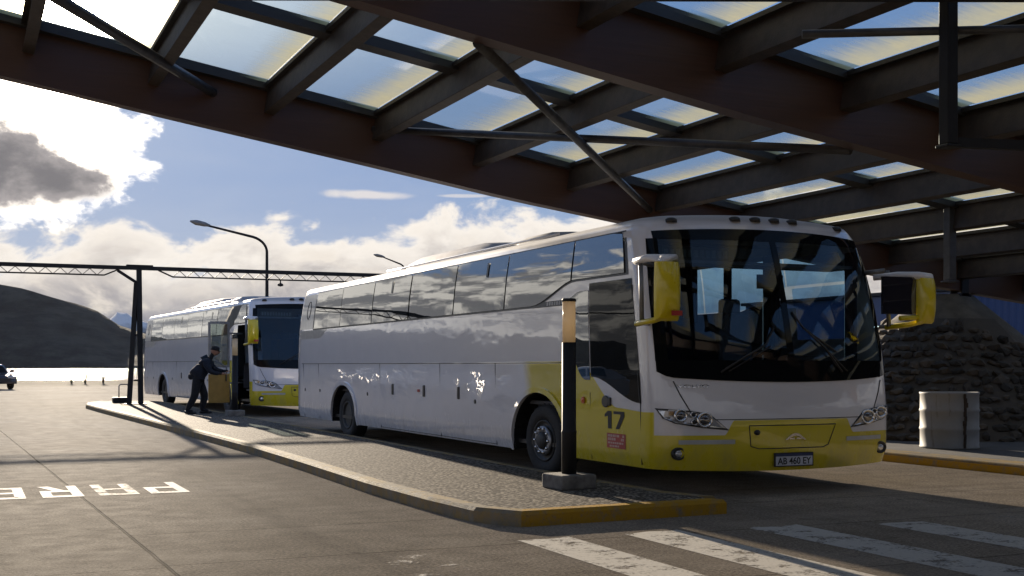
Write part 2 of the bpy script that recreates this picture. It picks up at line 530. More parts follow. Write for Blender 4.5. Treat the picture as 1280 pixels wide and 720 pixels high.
def road_paint(name, wear, tint=(0.60, 0.57, 0.52)):
    m, t, o = new_mat(name)
    p = t.node('ShaderNodeBsdfPrincipled')
    geo = t.node('ShaderNodeNewGeometry')
    pos = geo.outputs['Position']
    x, y, z = t.sep(pos)
    n1 = t.noise(pos, 3.2, 9, 0.72)
    n2 = t.noise(pos, 30, 5, 0.65)
    t.l.new(t.mix(n2, tuple(c_ * 0.72 for c_ in tint), tint), p.inputs['Base Color'])
    p.inputs['Roughness'].default_value = 0.75
    p.inputs['Specular IOR Level'].default_value = 0.02
    t.l.new(t.bump(n2, 0.5, 0.01), p.inputs['Normal'])
    tr = t.node('ShaderNodeBsdfTransparent')
    mx = t.node('ShaderNodeMixShader')
    a = t.ss(t.add(t.mul(n1, 0.75), t.mul(n2, 0.35)), wear - 0.05, wear + 0.08)
    t.l.new(a, mx.inputs[0])
    t.l.new(tr.outputs[0], mx.inputs[1]); t.l.new(p.outputs[0], mx.inputs[2])
    t.l.new(mx.outputs[0], o.inputs[0])
    return m


M['zebra'] = road_paint('zebra_paint', 0.47)
M['zebra_worn'] = road_paint('zebra_paint_worn', 0.63)
M['letter_paint'] = road_paint('letter_paint', 0.44, (0.62, 0.60, 0.57))
M['letter_worn'] = road_paint('letter_paint_worn', 0.50, (0.55, 0.52, 0.47))


# ------------------------------------------------------------------ mesh helper
class MB:
    def __init__(self):
        self.v = []; self.f = []; self.mi = []; self.mats = []; self.sm = []
        self.cur = 0

    def use(self, mat):
        if mat not in self.mats: self.mats.append(mat)
        self.cur = self.mats.index(mat)
        return self

    def face(self, idx, smooth=False):
        self.f.append(tuple(idx)); self.mi.append(self.cur); self.sm.append(smooth)

    def verts(self, pts):
        n = len(self.v)
        self.v.extend([tuple(p) for p in pts])
        return list(range(n, n + len(pts)))

    def poly(self, pts):
        self.face(self.verts(pts))

    def box(self, c, s, rot=None):
        cx, cy, cz = c
        hx, hy, hz = s[0] / 2, s[1] / 2, s[2] / 2
        pts = [Vector((sx * hx, sy * hy, sz * hz)) for sz in (-1, 1) for sy in (-1, 1) for sx in (-1, 1)]
        if rot is not None: pts = [rot @ p for p in pts]
        pts = [p + Vector(c) for p in pts]
        i = self.verts(pts)
        for q in ((0, 2, 3, 1), (4, 5, 7, 6), (0, 1, 5, 4), (2, 6, 7, 3), (0, 4, 6, 2), (1, 3, 7, 5)):
            self.face([i[k] for k in q])

    def bar(self, p0, p1, w, h, up=Vector((0, 0, 1))):
        p0, p1 = Vector(p0), Vector(p1)
        dv = p1 - p0
        L = dv.length
        a = dv.normalized()
        s = a.cross(up)
        if s.length < 1e-4: s = a.cross(Vector((0, 1, 0)))
        s.normalize()
        u = s.cross(a).normalized()
        r = Matrix((s, a, u)).transposed()
        self.box((p0 + p1) / 2, (w, L, h), r)

    def tube(self, pts, r, n=10, cap=True, smooth=True):
        pts = [Vector(p) for p in pts]
        rs = r if isinstance(r, (list, tuple)) else [r] * len(pts)
        rings = []
        prev = None
        for k, p in enumerate(pts):
            if k == 0: t_ = pts[1] - pts[0]
            elif k == len(pts) - 1: t_ = pts[-1] - pts[-2]
            else: t_ = (pts[k + 1] - pts[k - 1])
            t_.normalize()
            if prev is None:
                a = t_.cross(Vector((0, 0, 1)))
                if a.length < 1e-3: a = t_.cross(Vector((0, 1, 0)))
            else:
                a = prev - t_ * prev.dot(t_)
            a.normalize(); prev = a
            b = t_.cross(a)
            rings.append(self.verts([p + (a * math.cos(2 * math.pi * i / n) + b * math.sin(2 * math.pi * i / n)) * rs[k] for i in range(n)]))
        for k in range(len(rings) - 1):
            for i in range(n):
                j = (i + 1) % n
                self.face([rings[k][i], rings[k][j], rings[k + 1][j], rings[k + 1][i]], smooth)
        if cap:
            self.face(rings[0][::-1]); self.face(rings[-1])

    def lathe(self, prof, c, axis='Z', n=32, sy=1.0, smooth=True):
        """prof: (radius, along-axis); sy stretches the ring along world Y when axis is X"""
        rings = []
        for (r, h) in prof:
            pts = []
            for i in range(n):
                a = 2 * math.pi * i / n
                if axis == 'Z': p = (c[0] + r * math.cos(a), c[1] + r * math.sin(a), c[2] + h)
                elif axis == 'X': p = (c[0] + h, c[1] + r * math.cos(a) * sy, c[2] + r * math.sin(a))
                else: p = (c[0] + r * math.cos(a) * sy, c[1] + h, c[2] + r * math.sin(a))
                pts.append(p)
            rings.append(self.verts(pts))
        for k in range(len(rings) - 1):
            for i in range(n):
                j = (i + 1) % n
                self.face([rings[k][i], rings[k][j], rings[k + 1][j], rings[k + 1][i]], smooth)
        if prof[0][0] > 1e-4: self.face(rings[0][::-1])
        if prof[-1][0] > 1e-4: self.face(rings[-1])

    def grid(self, rows, smooth=True, skip=None):
        """rows: list of equal-length point lists"""
        ids = [self.verts(r) for r in rows]
        for k in range(len(ids) - 1):
            for i in range(len(ids[k]) - 1):
                if skip and skip(k, i): continue
                self.face([ids[k][i], ids[k][i + 1], ids[k + 1][i + 1], ids[k + 1][i]], smooth)
        return ids

    def build(self, name, mat=None, parent=None, loc=None, bevel=0.0, angle=None, recalc=True):
        me = bpy.data.meshes.new(name)
        me.from_pydata(self.v, [], self.f)
        mats = self.mats if self.mats else [mat]
        for m_ in mats: me.materials.append(m_)
        for p, i, s in zip(me.polygons, self.mi, self.sm):
            p.material_index = i if self.mats else 0
            p.use_smooth = s
        if recalc:
            bm = bmesh.new(); bm.from_mesh(me)
            bmesh.ops.remove_doubles(bm, verts=bm.verts, dist=1e-5)
            bmesh.ops.recalc_face_normals(bm, faces=bm.faces)
            bm.to_mesh(me); bm.free()
        if angle is not None:
            me.set_sharp_from_angle(angle=R(angle))
        o = bpy.data.objects.new(name, me)
        col.objects.link(o)
        if parent: o.parent = parent
        if loc: o.location = loc
        if bevel > 0:
            b = o.modifiers.new('bevel', 'BEVEL')
            b.width = bevel; b.segments = 2; b.limit_method = 'ANGLE'; b.angle_limit = R(40)
        return o


def tag(o, label=None, cat=None, group=None, kind=None):
    if label: o['label'] = label
    if cat: o['category'] = cat
    if group: o['group'] = group
    if kind: o['kind'] = kind
    return o


def empty(name, loc=(0, 0, 0), rz=0.0):
    o = bpy.data.objects.new(name, None)
    o.empty_display_size = 0.2
    col.objects.link(o)
    o.location = loc
    o.rotation_euler = (0, 0, rz)
    return o


def lerp_pts(pts, x):
    if x <= pts[0][0]: return pts[0][1]
    for (x0, y0), (x1, y1) in zip(pts, pts[1:]):
        if x <= x1: return y0 + (y1 - y0) * (x - x0) / (x1 - x0)
    return pts[-1][1]


def sstep(a, b, x):
    t = min(1, max(0, (x - a) / (b - a)))
    return t * t * (3 - 2 * t)


def text_pts(s, size=1.0, bold=0.0):
    """triangulated outline of a word in the built-in font -> (verts2d, faces, width)"""
    cu = bpy.data.curves.new('lettering', 'FONT')
    cu.body = s; cu.size = size; cu.offset = bold
    ob = bpy.data.objects.new('lettering', cu)
    col.objects.link(ob)
    dg = bpy.context.evaluated_depsgraph_get()
    me = bpy.data.meshes.new_from_object(ob.evaluated_get(dg))
    vv = [(v.co.x, v.co.y) for v in me.vertices]
    ff = [tuple(p.vertices) for p in me.polygons]
    bpy.data.objects.remove(ob); bpy.data.curves.remove(cu); bpy.data.meshes.remove(me)
    x0 = min(v[0] for v in vv); x1 = max(v[0] for v in vv)
    y0 = min(v[1] for v in vv); y1 = max(v[1] for v in vv)
    return [((v[0] - x0) / (x1 - x0), (v[1] - y0) / (y1 - y0)) for v in vv], ff


# ================================================================== SETTING
# ---- ground: one sheet that runs to the lake bank and dips under the water
def shore_y(x):
    return 108 - 0.30 * x + 3.0 * math.sin(x * 0.07) + 1.5 * math.sin(x * 0.19 + 1)


mb = MB()
xs = [-900, -500, -300, -200, -140] + [-100 + 4 * i for i in range(51)] + [140, 200, 300, 500, 900]
ts = [(-900, 0), (-300, 0), (-60, 0), (0, 0), (20, 0), (50, 0), (80, 0)]
rows = []
for (yy, zz) in ts:
    rows.append([(x, yy, 0.0) for x in xs])
for (dy_, dz_) in ((-14, 0), (-8, 0.05), (-4, 0.22), (-2, 0.30), (0, 0.10), (4, -1.2), (9, -2.7), (16, -3.6), (60, -6)):
    row = []
    for x in xs:
        b = max(86, shore_y(max(-110, min(110, x))))
        lump = 0.22 * mnoise.noise(Vector((x * 0.25, dy_, 0))) if dy_ in (-4, -2, 0) else 0
        row.append((x, b + dy_, dz_ + lump))
    rows.append(row)
mb.grid(rows)
tag(mb.build('ground', M['ground']), kind='structure')

# ---- lake
def lake_mat():
    m, t, o = new_mat('lake_water')
    p = t.node('ShaderNodeBsdfPrincipled')
    p.inputs['Base Color'].default_value = (0.02, 0.03, 0.04, 1)
    p.inputs['Roughness'].default_value = 0.10
    p.inputs['IOR'].default_value = 1.33
    geo = t.node('ShaderNodeNewGeometry')
    x, y, z = t.sep(geo.outputs['Position'])
    n1 = t.noise(t.comb(t.mul(x, 0.5), y, 0.0), 0.12, 6, 0.65)
    n2 = t.noise(t.comb(t.mul(x, 0.3), y, 0.0), 0.8, 4, 0.6)
    st = t.noise(t.comb(t.mul(x, 0.012), t.mul(y, 0.06), 0.0), 1.0, 7, 0.65)
    t.l.new(t.ss(st, 0.38, 0.62, 0.04, 0.5), p.inputs['Specular IOR Level'])
    t.l.new(t.bump(t.add(n1, t.mul(n2, 0.25)), 1.0, 1.3), p.inputs['Normal'])
    df = t.node('ShaderNodeBsdfDiffuse'); df.inputs[0].default_value = (0.06, 0.062, 0.065, 1)
    mx = t.node('ShaderNodeMixShader')
    t.l.new(t.ss(st, 0.36, 0.64, 0.10, 0.62), mx.inputs[0])
    t.l.new(df.outputs[0], mx.inputs[1]); t.l.new(p.outputs[0], mx.inputs[2])
    t.l.new(mx.outputs[0], o.inputs[0])
    return m


M['lake'] = lake_mat()
mb = MB()
mb.poly([(-3400, 90, -3.0), (3400, 90, -3.0), (3400, 3400, -3.0), (-3400, 3400, -3.0)])
tag(mb.build('lake', M['lake']), kind='structure')


# ---- mountains
def mountain_mat(name, lo, hi, snow_from=None, snow_soft=60):
    m, t, o = new_mat(name)
    p = t.node('ShaderNodeBsdfPrincipled')
    geo = t.node('ShaderNodeNewGeometry')
    pos = geo.outputs['Position']
    x, y, z = t.sep(pos)
    n = t.noise(pos, 0.02, 9, 0.65)
    n2 = t.noise(pos, 0.12, 5, 0.6)
    cc = t.mix(t.ss(n, 0.35, 0.68), lo, hi)
    cc = t.mix(t.mul(n2, 0.4), cc, lo)
    if snow_from is not None:
        s = t.ss(t.add(z, t.mul(t.sub(t.noise(pos, 0.012, 8, 0.7), 0.5), snow_soft * 3.2)), snow_from - snow_soft, snow_from + snow_soft)
        cc = t.mix(s, cc, (0.82, 0.80, 0.78))
    t.l.new(cc, p.inputs['Base Color'])
    p.inputs['Roughness'].default_value = 0.95
    p.inputs['Specular IOR Level'].default_value = 0.1
    t.l.new(t.bump(t.noise(pos, 0.05, 8, 0.65), 0.6, 12), p.inputs['Normal'])
    t.l.new(p.outputs[0], o.inputs[0])
    return m


M['forest_mountain'] = mountain_mat('forest_mountain', (0.014, 0.017, 0.017), (0.060, 0.060, 0.050))
M['snow_mountain'] = mountain_mat('snow_mountain', (0.05, 0.055, 0.06), (0.10, 0.105, 0.11), 80, 25)
M['hill_snow'] = mountain_mat('hill_snow', (0.035, 0.05, 0.07), (0.08, 0.10, 0.13), 260, 90)


def cam_pt(px, D):
    """ground direction of a bearing in the photograph (bearing measured from the camera axis) at distance D along that axis"""
    r = (px - 640) / 1550
    return (D * (r * math.cos(YAW) + math.sin(YAW)), D * (-r * math.sin(YAW) + math.cos(YAW)))


def ridge(name, prof, D, depth, mat, seed=0, rough=0.05, base=-4.0, n_u=140, n_v=26):
    """a mountain: ridge line at distance D (bearing, height), front slope coming down `depth` m towards the lake, back slope behind"""
    mb = MB()
    rows = []
    b0, b1 = prof[0][0], prof[-1][0]
    for k in range(n_v + 1):
        v = k / n_v * 2 - 1                     # -1 foot, 0 ridge, 1 back foot
        row = []
        for i in range(n_u + 1):
            b = b0 + (b1 - b0) * i / n_u
            h = lerp_pts(prof, b)
            a = abs(v)
            shape = (1 - a) ** 1.15 if v < 0 else (1 - a)
            x, y = cam_pt(b, D + v * depth)
            nz = mnoise.fractal(Vector((x * 0.004 + seed, y * 0.004, 0)), 0.9, 2.1, 6) * rough * (1 - abs(2 * a - 1) * 0.4)
            edge = sstep(0, 0.12, a) * sstep(1.0, 0.85, a)
            z = base + (h - base) * shape + nz * h * (0.15 + edge)
            row.append((x, y, z if a < 1 else base - 6))
        rows.append(row)
    mb.grid(rows)
    return tag(mb.build(name, mat), kind='structure')


def hgt(py, D): return 1.55 + (456 - py) / 1550 * D


D1 = 1950
mp = [(-1400, 370), (-1150, 352), (-900, 368), (-700, 345), (-500, 356), (-300, 330), (-120, 342), (0, 355.5), (31, 361), (46, 366), (76, 375), (101, 381), (122, 389), (134, 397), (147, 406), (165, 412), (190, 420), (240, 428), (300, 440), (420, 453), (520, 457)]
ridge('mountain', [(p, hgt(y, D1)) for p, y in mp], D1, 330, M['forest_mountain'], 1.0, 0.10)
D2 = 3000
ridge('snow_mountain', [(40, hgt(440, D2)), (100, hgt(425, D2)), (128, hgt(408, D2)), (140, hgt(396, D2)), (151, hgt(386, D2)), (165, hgt(396, D2)), (180, hgt(402, D2)), (215, hgt(418, D2)), (300, hgt(426, D2)), (420, hgt(420, D2)), (600, hgt(432, D2)), (900, hgt(425, D2)), (1200, hgt(430, D2)), (1700, hgt(440, D2))], D2, 300, M['snow_mountain'], 4.0, 0.18)

# hills all round the valley, behind the viewer and to the sides
mb = MB()
rows = []
NA = 150
for k, (fr, hf) in enumerate(((0.80, 0.0), (0.84, 0.18), (0.88, 0.42), (0.93, 0.75), (1.0, 1.0), (1.1, 0.6), (1.2, 0.0))):
    row = []
    for i in range(NA + 1):
        a = R(50) + (R(300) - R(50)) * i / NA            # compass bearing from +Y through +X, -Y, to the left side
        rad = 2700
        hh = 190 + 120 * mnoise.fractal(Vector((math.sin(a) * 5, math.cos(a) * 5, 0)), 0.8, 2.2, 6)
        hh *= sstep(0, 0.06, i / NA) * sstep(1, 0.95, i / NA)
        jit = 1 + 0.02 * mnoise.noise(Vector((i * 0.7, k, 0)))
        row.append((math.sin(a) * rad * fr * jit, math.cos(a) * rad * fr * jit, -6 + (hh + 6) * hf * (1 + 0.12 * mnoise.noise(Vector((i * 0.35, k * 1.3, 5))))))
    rows.append(row)
mb.grid(rows)
tag(mb.build('hills', M['hill_snow']), kind='structure')

# ---- traffic island (paved centre) with its kerbs
isl_left = [(4.86, 10.78), (4.58, 11.3), (4.50, 12.4), (4.46, 14.5), (4.54, 18), (4.58, 21.4), (4.52, 25), (4.40, 29.3), (4.28, 34), (4.16, 38), (4.03, 43), (3.97, 46.6), (4.2, 48.6), (4.8, 50.2), (5.6, 50.8), (6.4, 50.4), (6.9, 49.2)]
isl_right = [(7.02, 47.5), (7.05, 40), (7.08, 30), (7.10, 20), (7.10, 14), (7.16, 11.9), (7.36, 11.25), (7.26, 10.9)]
outline = isl_left + isl_right


def inset(pts, dist):
    n = len(pts); res = []
    for i in range(n):
        p0, p1, p2 = Vector(pts[i - 1]), Vector(pts[i]), Vector(pts[(i + 1) % n])
        e1, e2 = (p1 - p0).normalized(), (p2 - p1).normalized()
        n1, n2 = Vector((e1.y, -e1.x)), Vector((e2.y, -e2.x))
        nn = (n1 + n2)
        nn = nn / max(0.35, nn.length_squared / 2)
        res.append(p1 + nn * dist)
    return res


inn = inset(outline, 0.17)
ch = inset(outline, 0.035)
mb = MB()
mb.poly([(p.x, p.y, 0.145) for p in inn])
tag(mb.build('pavement', M['pebbles']), kind='structure')


def kerb_strip(name, idx, mat):
    mb = MB()
    o_ = [outline[i % len(outline)] for i in idx]
    c_ = [ch[i % len(ch)] for i in idx]
    i_ = [inn[i % len(inn)] for i in idx]
    mb.grid([[(p[0], p[1], -0.02) for p in o_], [(p[0], p[1], 0.115) for p in o_], [(p[0], p[1], 0.15) for p in c_], [(p[0], p[1], 0.152) for p in i_], [(p[0], p[1], 0.05) for p in i_]], smooth=False)
    # end faces
    for e in (0, -1):
        mb.poly([(o_[e][0], o_[e][1], -0.02), (o_[e][0], o_[e][1], 0.115), (c_[e][0], c_[e][1], 0.15), (i_[e][0], i_[e][1], 0.152), (i_[e][0], i_[e][1], 0.05)])
    return tag(mb.build(name, mat), kind='structure')


nO = len(outline)
kerb_strip('kerb', list(range(0, nO - 1)), M['kerb'])
kerb_strip('kerb', [nO - 1, nO], M['kerb_yellow'])

# ---- pavement on the far side of the bus lane
mb = MB()
mb.poly([(14.05, -10, 0.146), (60, -10, 0.146), (60, 60, 0.146), (14.05, 60, 0.146)])
def asphalt():
    return simple('asphalt', (0.055, 0.052, 0.048), 0.85, 0, 0.25, 3, 0.5, 60)
M['asphalt'] = asphalt()
tag(mb.build('pavement', M['asphalt']), kind='structure')
mb = MB()
mb.use(M['kerb'])
mb.box((13.79, 25, 0.07), (0.50, 70, 0.16))
tag(mb.build('kerb', None, bevel=0.02), kind='structure')
mb = MB(); mb.use(M['kerb_yellow'])
mb.box((13.531, 25, 0.05), (0.012, 70, 0.11))
tag(mb.build('kerb', None), kind='structure')

# ---- zebra crossing
zb = [(3.02, 3.50, 9.55, 'zebra_worn'), (4.46, 4.98, 9.98, 'zebra'), (5.52, 6.12, 9.98, 'zebra'), (6.80, 7.38, 9.86, 'zebra'), (8.12, 8.66, 9.60, 'zebra'), (9.36, 9.92, 9.60, 'zebra_worn'), (10.62, 11.2, 9.6, 'zebra_worn'), (11.9, 12.5, 9.6, 'zebra')]
mb = MB()
for (x0, x1, yt, mk) in zb:
    mb.use(M[mk])
    pts_far = [(x0 + (x1 - x0) * i / 6, yt + random.uniform(-0.04, 0.04), 0.004) for i in range(7)]
    mb.poly([(x0, 5.2, 0.004), (x1, 5.2, 0.004)] + pts_far[::-1])
tag(mb.build('zebra_crossing', None), kind='structure')

# ---- the word PARE painted for drivers coming the other way
def letter_polys(ch_):
    w = 0.26
    if ch_ == 'P': return [[(0, 0), (w, 0), (w, 1), (0, 1)], [(w, .86), (1, .86), (1, 1), (w, 1)], [(w, .42), (1, .42), (1, .56), (w, .56)], [(1 - w, .56), (1, .56), (1, .86), (1 - w, .86)]]
    if ch_ == 'A': return [[(0, 0), (w, 0), (w, 1), (0, 1)], [(1 - w, 0), (1, 0), (1, 1), (1 - w, 1)], [(w, .86), (1 - w, .86), (1 - w, 1), (w, 1)], [(w, .42), (1 - w, .42), (1 - w, .54), (w, .54)]]
    if ch_ == 'R': return [[(0, 0), (w, 0), (w, 1), (0, 1)], [(w, .86), (1, .86), (1, 1), (w, 1)], [(w, .42), (1, .42), (1, .56), (w, .56)], [(1 - w, .56), (1, .56), (1, .86), (1 - w, .86)], [(.36, .42), (.66, .42), (1, 0), (.72, 0)]]
    return [[(0, 0), (w, 0), (w, 1), (0, 1)], [(w, .86), (1, .86), (1, 1), (w, 1)], [(w, .43), (.85, .43), (.85, .57), (w, .57)], [(w, 0), (1, 0), (1, .14), (w, .14)]]


for ch_, x_r, mk in (('P', 2.52, 'letter_paint'), ('A', 1.93, 'letter_worn'), ('R', 1.30, 'letter_paint'), ('E', 0.66, 'letter_paint')):
    mb = MB()
    for poly in letter_polys(ch_):
        mb.poly([(x_r - 0.46 * a, 16.78 - 1.40 * b, 0.004) for a, b in poly])
    tag(mb.build('road_lettering', M[mk], recalc=False), kind='structure')

# ---- valley haze: one closed box of thin air round everything
mb = MB(); mb.box((0, 0, 300), (7200, 7200, 622))
hz_ = mb.build('haze', None)
hm, ht_, ho = new_mat('haze_air')
vp = ht_.node('ShaderNodeVolumePrincipled')
vp.inputs['Color'].default_value = (0.86, 0.89, 0.95, 1)
vp.inputs['Density'].default_value = 0.000012
vp.inputs['Anisotropy'].default_value = 0.0
ht_.l.new(vp.outputs[0], ho.inputs['Volume'])
hz_.data.materials.clear(); hz_.data.materials.append(hm)
tag(hz_, kind='stuff')

# ================================================================== CANOPY
prof = [(-14, 7.5), (-8, 6.98), (-3, 6.36), (0.5, 5.84), (2.8, 5.45), (6.06, 4.92), (8.84, 4.46), (10.76, 4.19), (13, 3.88), (15.5, 3.54), (18.2, 3.19), (20.9, 2.88), (25, 2.46)]
def soff(x): return lerp_pts(prof, x)
def bdepth(x): return lerp_pts([(-14, 0.85), (0, 0.82), (8, 0.80), (12, 0.70), (20, 0.62), (25, 0.6)], x)
def roof_z(x): return soff(x) + bdepth(x) + 0.06


canopy = empty('station_canopy', (19, 20, 0))
tag(canopy, 'large curved timber canopy with dirty glass panes, sheltering the coach numbered 17', 'canopy')
def cpart(mb, name, mat=None, **kw):
    """canopy children keep world coordinates through the parent's offset"""
    o = mb.build(name, mat, canopy, **kw)
    o.location = (-19, -20, 0)
    return o


XS = [-14 + 0.75 * i for i in range(53)]
def beam(y, w=0.26):
    mb = MB()
    rows = []
    for x in XS:
        z0, z1 = soff(x), soff(x) + bdepth(x)
        rows.append([(x, y - w / 2, z0), (x, y + w / 2, z0), (x, y + w / 2, z1), (x, y - w / 2, z1), (x, y - w / 2, z0)])
    mb.grid(rows, smooth=False)
    mb.poly(rows[0][:4]); mb.poly(rows[-1][:4])
    return cpart(mb, 'beam', M['wood'])


BEAMS = [20.0, 12.45, 4.9, -2.65, -10.2]
for y in BEAMS: beam(y)
PX = [-9.95 + 1.81 * i for i in range(19)]
for x in PX:
    mb = MB()
    for y0, y1 in zip(BEAMS[1:], BEAMS[:-1]):
        zt = roof_z(x) - 0.05
        sl = (roof_z(x + .5) - roof_z(x - .5))
        rot = Matrix.Rotation(-math.atan(sl) * -1, 3, 'Y') if False else Matrix.Rotation(math.atan(-sl), 3, 'Y')
        mb.box((x, (y0 + y1) / 2, zt - 0.20), (0.17, y1 - y0 - 0.27, 0.40), rot)
    cpart(mb, 'purlin', M['purlin_wood'], bevel=0.008)
# glazing bars carried across the purlins, half-way between beams and along each beam
MIDS = [16.22, 8.68, 1.12, -6.4]
for y, w in [(m_, 0.30) for m_ in MIDS] + [(b_ + s_ * 0.22, 0.16) for b_ in BEAMS for s_ in (-1, 1)]:
    mb = MB()
    rows = []
    for x in XS[5:]:
        z = roof_z(x)
        rows.append([(x, y - w / 2, z - 0.10), (x, y + w / 2, z - 0.10), (x, y + w / 2, z + 0.05), (x, y - w / 2, z + 0.05), (x, y - w / 2, z - 0.10)])
    mb.grid(rows, smooth=False)
    cpart(mb, 'glazing_bar', M['glazing_bar'])
# slim dark frame strips along the purlin tops
for x in PX:
    mb = MB()
    for y0, y1 in zip(BEAMS[1:], BEAMS[:-1]):
        mb.box((x, (y0 + y1) / 2, roof_z(x) - 0.02), (0.27, y1 - y0 - 0.6, 0.055))
    cpart(mb, 'glazing_bar', M['glazing_bar'])
# panes
ROWS = [(16.37, 19.70), (12.75, 16.07), (8.83, 12.15), (5.20, 8.53)]
mb = MB()
mb.grid([[(x, 5.0, roof_z(x) + 0.03) for x in XS], [(x, -16.0, roof_z(x) + 0.03) for x in XS], [(x, -16.0, roof_z(x) + 0.15) for x in XS], [(x, 5.0, roof_z(x) + 0.15) for x in XS]], False)
cpart(mb, 'added_sun_block_deck', M['purlin_wood'])  # opaque deck added out of view, keeps sun off beams mirrored in the windscreen
for (y0, y1) in ROWS:
    for x0, x1 in zip(PX[1:], PX[2:]):
        mb = MB()
        a, b = x0 + 0.13, x1 - 0.13
        za, zb_ = roof_z(a), roof_z(b)
        tw = random.uniform(-0.01, 0.01)
        mb.poly([(a, y0, za), (b, y0, zb_ + tw), (b, y1, zb_), (a, y1, za + tw)])
        cpart(mb, 'glass_pane', M['roof_glass'], recalc=False)


def tubep(pts, r, name='brace_tube', mat='steel', n=10):
    mb = MB(); mb.tube(pts, r, n)
    return cpart(mb, name, M[mat])


tubep([(6.25, 19.86, 5.48), (10.25, 12.6, 4.26)], 0.058)
tubep([(5.15, 12.58, 5.08), (11.55, 19.86, 4.40)], 0.062)
tubep([(-1.0, 12.58, 6.0), (3.6, 19.86, 5.86)], 0.075)
# long tie below the roof and its hanger posts
tie_a, tie_b = Vector((-2.2, 13.25, 4.93)), Vector((14.2, 6.05, 4.90))
mb = MB(); mb.bar(tie_a, tie_b, 0.12, 0.11)
cpart(mb, 'tie_bar', M['black_metal'], bevel=0.01)
mb = MB(); mb.bar((8.46, 9.0, 3.62), (8.46, 9.0, 5.3), 0.125, 0.125)
mb.box((8.46, 9.0, 3.60), (0.17, 0.17, 0.03))
cpart(mb, 'hanger_post', M['black_metal'], bevel=0.01)
mb = MB(); mb.bar((8.50, 9.0, 3.64), (13.5, 7.0, 3.46), 0.07, 0.09)
cpart(mb, 'tie_bar', M['black_metal'])
tubep([(7.35, 9.75, 4.72), (12.0, 7.3, 4.75)], 0.04)
mb = MB(); mb.bar((15.28, 16.22, 2.98), (15.28, 16.22, 4.25), 0.15, 0.15)
mb.box((15.28, 16.22, 2.96), (0.22, 0.22, 0.03))
cpart(mb, 'hanger_post', M['steel'], bevel=0.01)
# steel shoe where the front arch lands on the stone abutment
mb = MB()
mb.box((19.1, 19.84, 3.12), (0.18, 0.04, 0.45)); mb.box((19.1, 20.16, 3.12), (0.18, 0.04, 0.45)); mb.box((19.1, 20.0, 2.98), (0.30, 0.36, 0.12))
cpart(mb, 'steel_shoe', M['black_metal'])

# ---- stone abutment
abut = empty('stone_abutment', (19.05, 20.3, 0.146))
tag(abut, 'dark rubble stone abutment with sloping concrete cap, under the end of the canopy arch', 'stone wall')
def ab_r(a, t_):
    """plan radius of the abutment at bearing a and height fraction t_ (0 foot, 1 top)"""
    return (4.25 - 3.00 * t_) * (1 + 0.03 * math.sin(3 * a + 1))
mb = MB()
rows = []
for k in range(13):
    t_ = k / 12
    rows.append([(1.00 * ab_r(a, t_) * math.cos(a), 0.80 * ab_r(a, t_) * math.sin(a), 2.35 * t_) for a in [2 * math.pi * i / 48 for i in range(49)]])
mb.grid(rows)
for (a_seed) in range(1):
    rnd = random.Random(3)
    ico = [Vector(v) for v in ((0, 0, -1), (0.72, -0.53, -0.45), (-0.28, -0.85, -0.45), (-0.89, 0, -0.45), (-0.28, 0.85, -0.45), (0.72, 0.53, -0.45), (0.28, -0.85, 0.45), (-0.72, -0.53, 0.45), (-0.72, 0.53, 0.45), (0.28, 0.85, 0.45), (0.89, 0, 0.45), (0, 0, 1))]
    icf = ((0, 1, 2), (1, 0, 5), (0, 2, 3), (0, 3, 4), (0, 4, 5), (1, 5, 10), (2, 1, 6), (3, 2, 7), (4, 3, 8), (5, 4, 9), (1, 10, 6), (2, 6, 7), (3, 7, 8), (4, 8, 9), (5, 9, 10), (6, 10, 11), (7, 6, 11), (8, 7, 11), (9, 8, 11), (10, 9, 11))
    bm = bmesh.new(); bmesh.ops.create_icosphere(bm, subdivisions=1, radius=1.0)
    base_v = [v.co.copy() for v in bm.verts]; bm.verts.index_update()
    base_f = [tuple(v.index for v in f.verts) for f in bm.faces]; bm.free()
    t_ = 0.03; rowi = 0
    while t_ < 0.99:
        r0 = ab_r(0, t_)
        n = int(2 * math.pi * r0 / 0.27)
        def cap_low(a): return 2.26 - 0.85 * max(0, math.cos(a + 0.42)) ** 1.4
        for i in range(n):
            a = 2 * math.pi * (i + rnd.uniform(-.25, .25) + 0.5 * (rowi % 2)) / n
            tt = t_ + rnd.uniform(-0.02, 0.02)
            c_ = Vector((1.00 * ab_r(a, tt) * math.cos(a), 0.80 * ab_r(a, tt) * math.sin(a), 2.35 * tt))
            if c_.z > cap_low(a) + 0.02: continue
            s_ = Vector((rnd.uniform(.09, .20), rnd.uniform(.10, .17), rnd.uniform(.06, .12)))
            rz = Matrix.Rotation(a + math.pi / 2 + rnd.uniform(-.3, .3), 3, 'Z') @ Matrix.Rotation(rnd.uniform(-.3, .3), 3, 'Y')
            sd_ = rnd.uniform(0, 100)
            ids = mb.verts([c_ + rz @ Vector((v.x * s_.x, v.y * s_.y, v.z * s_.z)) * (1 + 0.55 * mnoise.noise(v * 1.5 + Vector((sd_, 0, 0)))) for v in base_v])
            for f in base_f: mb.face([ids[q] for q in f], False)
        t_ += 0.072; rowi += 1
